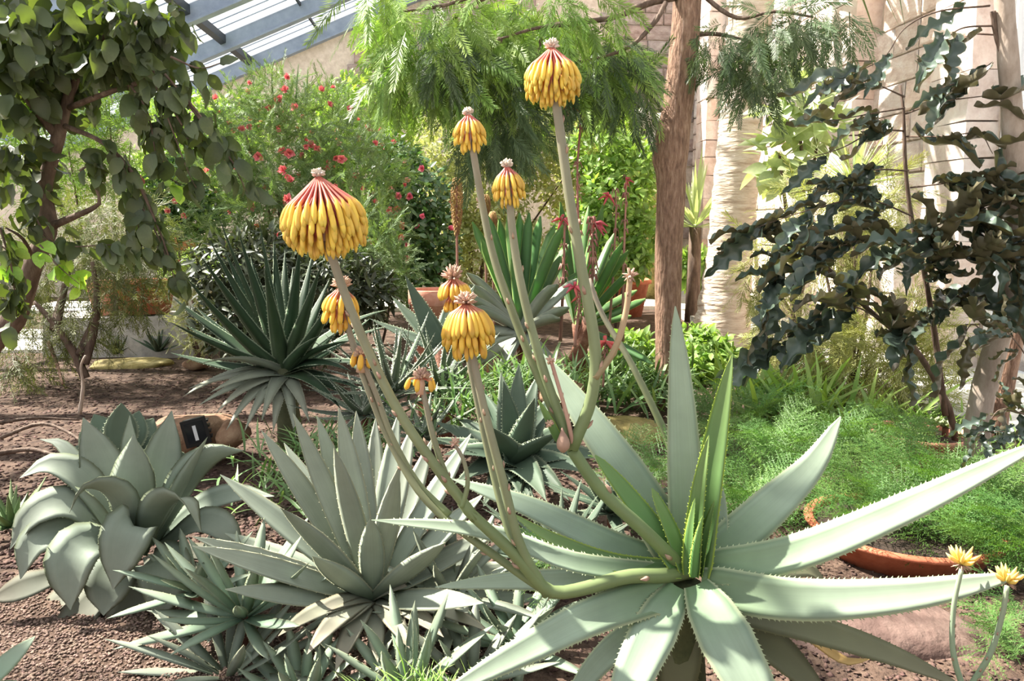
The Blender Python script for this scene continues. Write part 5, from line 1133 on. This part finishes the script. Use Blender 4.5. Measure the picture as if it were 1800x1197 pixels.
# ---- round-leaved tree on the left
tl_ = empty('round_leaved_tree', at(-40, 640, 5.2) * [1, 1, 0], 'round-leaved tree with reddish crooked trunk filling the upper left', 'tree')
branch(tl_, [(-60, 700, 5.0), (-20, 610, 5.1), (25, 560, 5.1), (60, 460, 5.1), (85, 400, 5.15), (78, 330, 5.2), (100, 250, 5.2), (120, 170, 5.2), (140, 110, 5.2), (130, 20, 5.2), (125, -80, 5.2)], .088, .012, BARK_D, 'trunk', 40, 12, .05)
for b, r0 in (([(85, 400, 5.15), (120, 385, 5.1), (165, 365, 5.0), (175, 350, 5.0), (160, 310, 5.0)], .03), ([(135, 120, 5.2), (190, 60, 5.0), (240, 40, 4.9), (270, 130, 4.8), (320, 220, 4.7)], .022), ([(120, 190, 5.2), (170, 170, 5.0), (230, 150, 4.9), (290, 140, 4.8), (360, 220, 4.7), (420, 300, 4.7)], .02), ([(100, 240, 5.2), (30, 150, 5.0), (-20, 60, 4.9)], .03), ([(125, 160, 5.2), (80, 90, 5.0), (50, 20, 4.9)], .025), ([(150, 100, 5.2), (220, 70, 5.1), (280, 20, 5.0)], .02), ([(110, 220, 5.2), (180, 250, 5.0), (230, 300, 4.9), (270, 380, 4.9), (300, 460, 4.9)], .018), ([(60, 460, 5.1), (40, 420, 4.9), (10, 400, 4.8)], .02)): branch(tl_, b, r0, .006, BARK_D)
TB = [(60, 60, 4.9, 90, 80, .5), (170, 50, 5.0, 90, 80, .5), (20, 160, 4.9, 60, 70, .4), (250, 60, 4.9, 60, 60, .4), (100, 150, 5.3, 70, 60, .3), (30, 300, 5.0, 50, 80, .4), (280, 30, 4.8, 50, 40, .3), (200, 110, 4.8, 50, 40, .3)]
P, D = blob_points(TB, 900, .2); k = len(P)
Ms = [basis(D * .3 + rvec(k) * .5 + np.array([0, 0, -.7]), rvec(k) * 1.0 + [0, -.2, .4], rng.uniform(.08, .17, k), P)]
for pts, n in (([(240, 60, 4.8), (270, 140, 4.7), (300, 220, 4.7), (330, 300, 4.7), (345, 330, 4.7)], 46), ([(290, 130, 4.7), (350, 200, 4.7), (400, 270, 4.7), (435, 340, 4.7)], 40), ([(230, 150, 4.8), (260, 200, 4.8), (275, 280, 4.8), (280, 300, 4.8)], 34), ([(300, 100, 4.7), (350, 120, 4.7), (390, 110, 4.7)], 10), ([(180, 250, 4.9), (220, 300, 4.9), (240, 380, 4.9), (250, 440, 4.9)], 46), ([(230, 330, 4.9), (270, 400, 4.9), (300, 470, 4.9), (310, 500, 4.9)], 40), ([(140, 300, 4.9), (160, 290, 4.9), (170, 310, 4.9)], 16), ([(0, 400, 4.7), (20, 470, 4.7), (30, 560, 4.7)], 30), ([(60, 380, 4.9), (100, 430, 4.9), (200, 430, 4.9)], 26), ([(280, 200, 4.9), (320, 240, 4.9), (380, 250, 4.9)], 20)):
    Ms.append(strand(tl_, pts, T_RD, n, .09, .155, hang=.6, jit=.12, twig=BARK_D, r=.008))
scatter(T_RD, np.vstack(Ms), tl_, 'leaf', 255)
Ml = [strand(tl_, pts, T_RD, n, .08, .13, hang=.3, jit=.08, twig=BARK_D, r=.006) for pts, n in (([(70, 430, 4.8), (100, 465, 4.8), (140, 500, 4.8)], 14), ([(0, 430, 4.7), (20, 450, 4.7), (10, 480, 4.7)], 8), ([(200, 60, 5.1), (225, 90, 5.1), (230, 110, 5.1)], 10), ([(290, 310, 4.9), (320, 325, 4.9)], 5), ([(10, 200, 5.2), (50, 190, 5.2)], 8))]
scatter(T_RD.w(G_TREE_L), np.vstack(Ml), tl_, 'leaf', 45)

# ---- shrub with dark lobed leaves on the right
def lobed_tpl(seed, mat, nl=5):
    r = np.random.default_rng(seed); m = 6 * nl + 1; t = np.linspace(0, 1, m); V, L = [], []
    env = np.interp(t, *LANCE) * .145
    for i in range(m):
        w_ = max(.006, env[i] * (.86 + .34 * math.sin(2 * math.pi * nl * t[i] - 1.2))) ; wv = .03 * math.sin(2 * math.pi * nl * t[i] + seed); z = .05 * math.sin(t[i] * 9 + seed) - .12 * t[i] ** 2
        a = .02
        V += [[-w_, t[i] + a, z + wv + .06], [-w_ * .45, t[i], z + wv * .3], [0, t[i], z - .015], [w_ * .45, t[i], z - wv * .3], [w_, t[i] + a, z - wv + .06]]; L += [[t[i], s, 0] for s in (-1, -.5, 0, .5, 1)]
    return Tpl('leaf', np.array(V), [grid_faces(m, 5, False)], mat, np.array(L))
HL = [lobed_tpl(s, G_HOLLY) for s in range(5)]
hs_ = empty('lobed_leaf_shrub', at(1675, 775, 4.8) * [1, 1, 0], 'tall shrub with dark blue-green wavy lobed leaves at the right', 'shrub')
for b, r0 in (([(1680, 785, 4.8), (1672, 730, 4.8), (1650, 680, 4.8), (1605, 610, 4.75), (1545, 560, 4.7), (1480, 500, 4.6), (1435, 440, 4.5), (1415, 380, 4.5)], .024), ([(1662, 730, 4.8), (1652, 660, 4.8), (1645, 600, 4.8), (1625, 480, 4.7), (1605, 400, 4.7), (1592, 300, 4.7), (1588, 190, 4.7), (1582, 150, 4.7)], .022), ([(1745, 20, 4.4), (1750, 60, 4.4), (1760, 100, 4.4)], .015), ([(1625, 480, 4.7), (1660, 420, 4.6), (1720, 380, 4.5)], .015), ([(1480, 500, 4.6), (1440, 560, 4.5), (1420, 620, 4.5)], .012)): branch(hs_, b, r0, .008, BARK_D)
Ms = []
def sprays(lst):
    for pts, n in lst: Ms.append(strand(hs_, pts, HL, max(4, int(n * (.42 if pts[0][1] < 330 else .75))), .26, .50, hang=.14, jit=.05, along=1.1, rv=.5, twig=BARK_D, r=.006, updir=.9))
sprays([([(1590, 170, 4.7), (1545, 150, 4.5), (1490, 130, 4.4)], 7), ([(1740, 10, 4.4), (1650, 20, 4.4), (1590, 50, 4.3), (1555, 100, 4.3), (1500, 130, 4.3)], 13), ([(1750, 45, 4.4), (1690, 50, 4.4), (1650, 80, 4.3)], 9), ([(1745, 110, 4.4), (1700, 140, 4.4), (1650, 155, 4.3)], 9),
 ([(1590, 190, 4.7), (1530, 200, 4.5), (1450, 215, 4.3)], 11), ([(1592, 200, 4.7), (1650, 180, 4.5), (1720, 170, 4.4), (1765, 165, 4.4)], 12), ([(1590, 230, 4.7), (1540, 230, 4.6), (1480, 260, 4.4), (1430, 275, 4.3)], 12), ([(1594, 240, 4.7), (1660, 240, 4.5), (1720, 235, 4.4), (1745, 270, 4.3)], 14),
 ([(1597, 300, 4.7), (1530, 300, 4.5), (1440, 330, 4.3), (1390, 340, 4.3)], 16), ([(1600, 330, 4.7), (1680, 320, 4.5), (1750, 310, 4.3)], 16), ([(1605, 380, 4.7), (1520, 350, 4.4), (1420, 370, 4.2), (1330, 400, 4.2)], 20), ([(1610, 410, 4.7), (1690, 380, 4.4), (1780, 350, 4.2)], 20),
 ([(1480, 500, 4.6), (1410, 440, 4.4), (1340, 430, 4.3)], 16), ([(1620, 440, 4.7), (1540, 420, 4.3), (1450, 440, 4.2)], 20), ([(1625, 470, 4.7), (1700, 450, 4.3), (1790, 430, 4.2)], 22), ([(1545, 560, 4.7), (1500, 540, 4.4), (1440, 560, 4.3), (1370, 600, 4.2)], 12), ([(1605, 610, 4.75), (1570, 560, 4.4), (1500, 500, 4.2)], 18), ([(1640, 560, 4.8), (1600, 560, 4.4), (1580, 610, 4.3)], 10), ([(1635, 530, 4.8), (1700, 520, 4.4), (1760, 540, 4.3)], 18), ([(1435, 460, 4.5), (1380, 480, 4.3), (1350, 520, 4.2)], 10),
 ([(1630, 500, 4.7), (1650, 430, 4.3), (1600, 390, 4.2)], 18), ([(1700, 350, 4.4), (1740, 400, 4.3), (1780, 470, 4.2)], 18), ([(1740, 600, 4.3), (1710, 570, 4.2), (1690, 600, 4.2)], 6)])
scatter(HL, np.vstack(Ms), hs_, 'leaf', 300)
# low branch of the same kind by the grey trunks
lo = empty('lobed_leaf_shrub', at(1840, 900, 3.4) * [1, 1, 0], 'low bluish lobed leaves hanging beside the grey trunks', 'shrub'); Ms = []
branch(lo, [(1840, 905, 3.4), (1830, 780, 3.4), (1800, 720, 3.4), (1760, 700, 3.4)], .014, .006, BARK_D)
for pts, n in (([(1830, 780, 3.4), (1770, 760, 3.3), (1720, 760, 3.3)], 10), ([(1810, 730, 3.4), (1760, 720, 3.3), (1740, 740, 3.3)], 9), ([(1840, 700, 3.4), (1800, 620, 3.4), (1750, 560, 3.5)], 9)): Ms.append(strand(lo, pts, HL, n, .13, .2, hang=.3, jit=.05, twig=BARK_D, r=.005, updir=.9))
scatter(HL, np.vstack(Ms), lo, 'leaf', 60)

# ---- grey trunks at the right edge
g1 = empty('grey_trunk_tree', at(1718, 800, 4.4) * [1, 1, 0], 'tall smooth grey trunk leaning to the right edge', 'tree')
branch(g1, [(1716, 812, 4.4), (1722, 720, 4.4), (1750, 610, 4.4), (1775, 520, 4.4), (1786, 400, 4.4), (1782, 250, 4.4), (1772, 100, 4.4), (1764, -20, 4.4), (1760, -140, 4.4)], .072, .045, BARK_G, 'trunk', 34, 14, .04)
branch(g1, [(1764, -20, 4.4), (1700, -60, 4.3), (1600, -120, 4.2)], .03, .012, BARK_G)
branch(g1, [(1760, -140, 4.4), (1800, -260, 4.4), (1840, -330, 4.4)], .045, .02, BARK_G)
g2 = empty('grey_trunk_tree', at(1755, 780, 4.7) * [1, 1, 0], 'shorter brown-grey trunk just behind the leaning grey trunk', 'tree')
branch(g2, [(1745, 785, 4.7), (1758, 700, 4.7), (1780, 590, 4.7), (1805, 470, 4.7), (1840, 300, 4.7), (1870, 100, 4.7), (1890, -100, 4.7)], .07, .045, BARK_R, 'trunk', 26, 12, .05)

# ---- asparagus ferns
PLM = [plume_tpl('plume', G_FERN, s) for s in range(4)]
def fern(name, label, base, spots, n, smin, smax):
    b = at(*base); r = empty(name, (b[0], b[1], max(0, b[2] - .02)), label, 'fern', 'asparagus ferns'); Ms = []
    for (px, py, d) in spots:
        c = at(px, py, d); k = n // len(spots); a = rng.uniform(0, 2 * math.pi, k); e = rng.uniform(.1, 1.0, k)
        D = np.stack([np.cos(a) * np.cos(e), np.sin(a) * np.cos(e), np.sin(e)], 1); pos = c + rng.normal(0, .07, (k, 3)) * [1, 1, .4]
        pos[:, 2] = np.maximum(pos[:, 2], .02); Ms.append(basis(D, rvec(k) * .25 + [0, -.35, 1], rng.uniform(smin, smax, k), pos))
    scatter(PLM, np.vstack(Ms), r, 'plume', 999)
fern('asparagus_fern', 'large feathery asparagus fern growing in the wide terracotta bowl', (1580, 930, 3.45), [(1500, 900, 3.4), (1580, 900, 3.5), (1680, 900, 3.5), (1620, 850, 3.7), (1760, 900, 3.4), (1780, 980, 3.1), (1720, 960, 3.2)], 150, .22, .42)
fern('asparagus_fern', 'feathery asparagus fern spreading right of the aloe heart', (1400, 850, 4.1), [(1330, 870, 3.9), (1400, 830, 4.2), (1350, 790, 4.5), (1480, 800, 4.4), (1300, 900, 3.6), (1540, 770, 4.7)], 150, .22, .44)
fern('asparagus_fern', 'light green asparagus fern at the slim trunk foot', (1290, 770, 5.1), [(1280, 740, 5.2), (1330, 720, 5.4), (1250, 770, 5.0)], 46, .26, .44)
fern('asparagus_fern', 'small asparagus fern under the left aloe leaves', (1130, 850, 3.6), [(1140, 860, 3.5), (1190, 840, 3.6), (950, 1000, 2.9)], 26, .2, .36)
fern('asparagus_fern', 'wispy asparagus fern over the flagstones at the lower right', (1780, 1130, 2.4), [(1790, 1110, 2.45), (1770, 1150, 2.5)], 16, .16, .28)
# succulents in the sunlit bowl
for k, (px, py) in enumerate(((1585, 746), (1610, 745), (1640, 748), (1662, 752), (1600, 762), (1630, 762))):
    rosette(px, py, 4.9 - .1 * (k > 3), 'little pale succulent in the sunlit bowl, ' + ('leftmost of the back row', 'second of the back row', 'third of the back row', 'rightmost of the back row', 'left of the two in front', 'right of the two in front')[k], 12, .07, .035, G_PALE, (20, 80), prof='spade', cat='succulent', group='succulents in the sunlit bowl', name='small_succulent', teeth=0, nseg=5)
# low herbs under the thin-leaved shrub at right
tuft('grassy_clump', 'long thin green blades right of the fern', 'plant', [(1380, 740, 5.8), (1450, 740, 5.6), (1340, 700, 6.0)], 260, .5, BL_LIN.w(G_FRESH), up=.8, sp=.2)
tuft('grassy_clump', 'mixed green ground cover along the sunlit path edge', 'plant', [(1640, 740, 5.6), (1700, 790, 4.9), (1560, 730, 5.6), (1480, 720, 5.9)], 420, .22, BL_LIN.w(G_FRESH), up=.5, sp=.2)
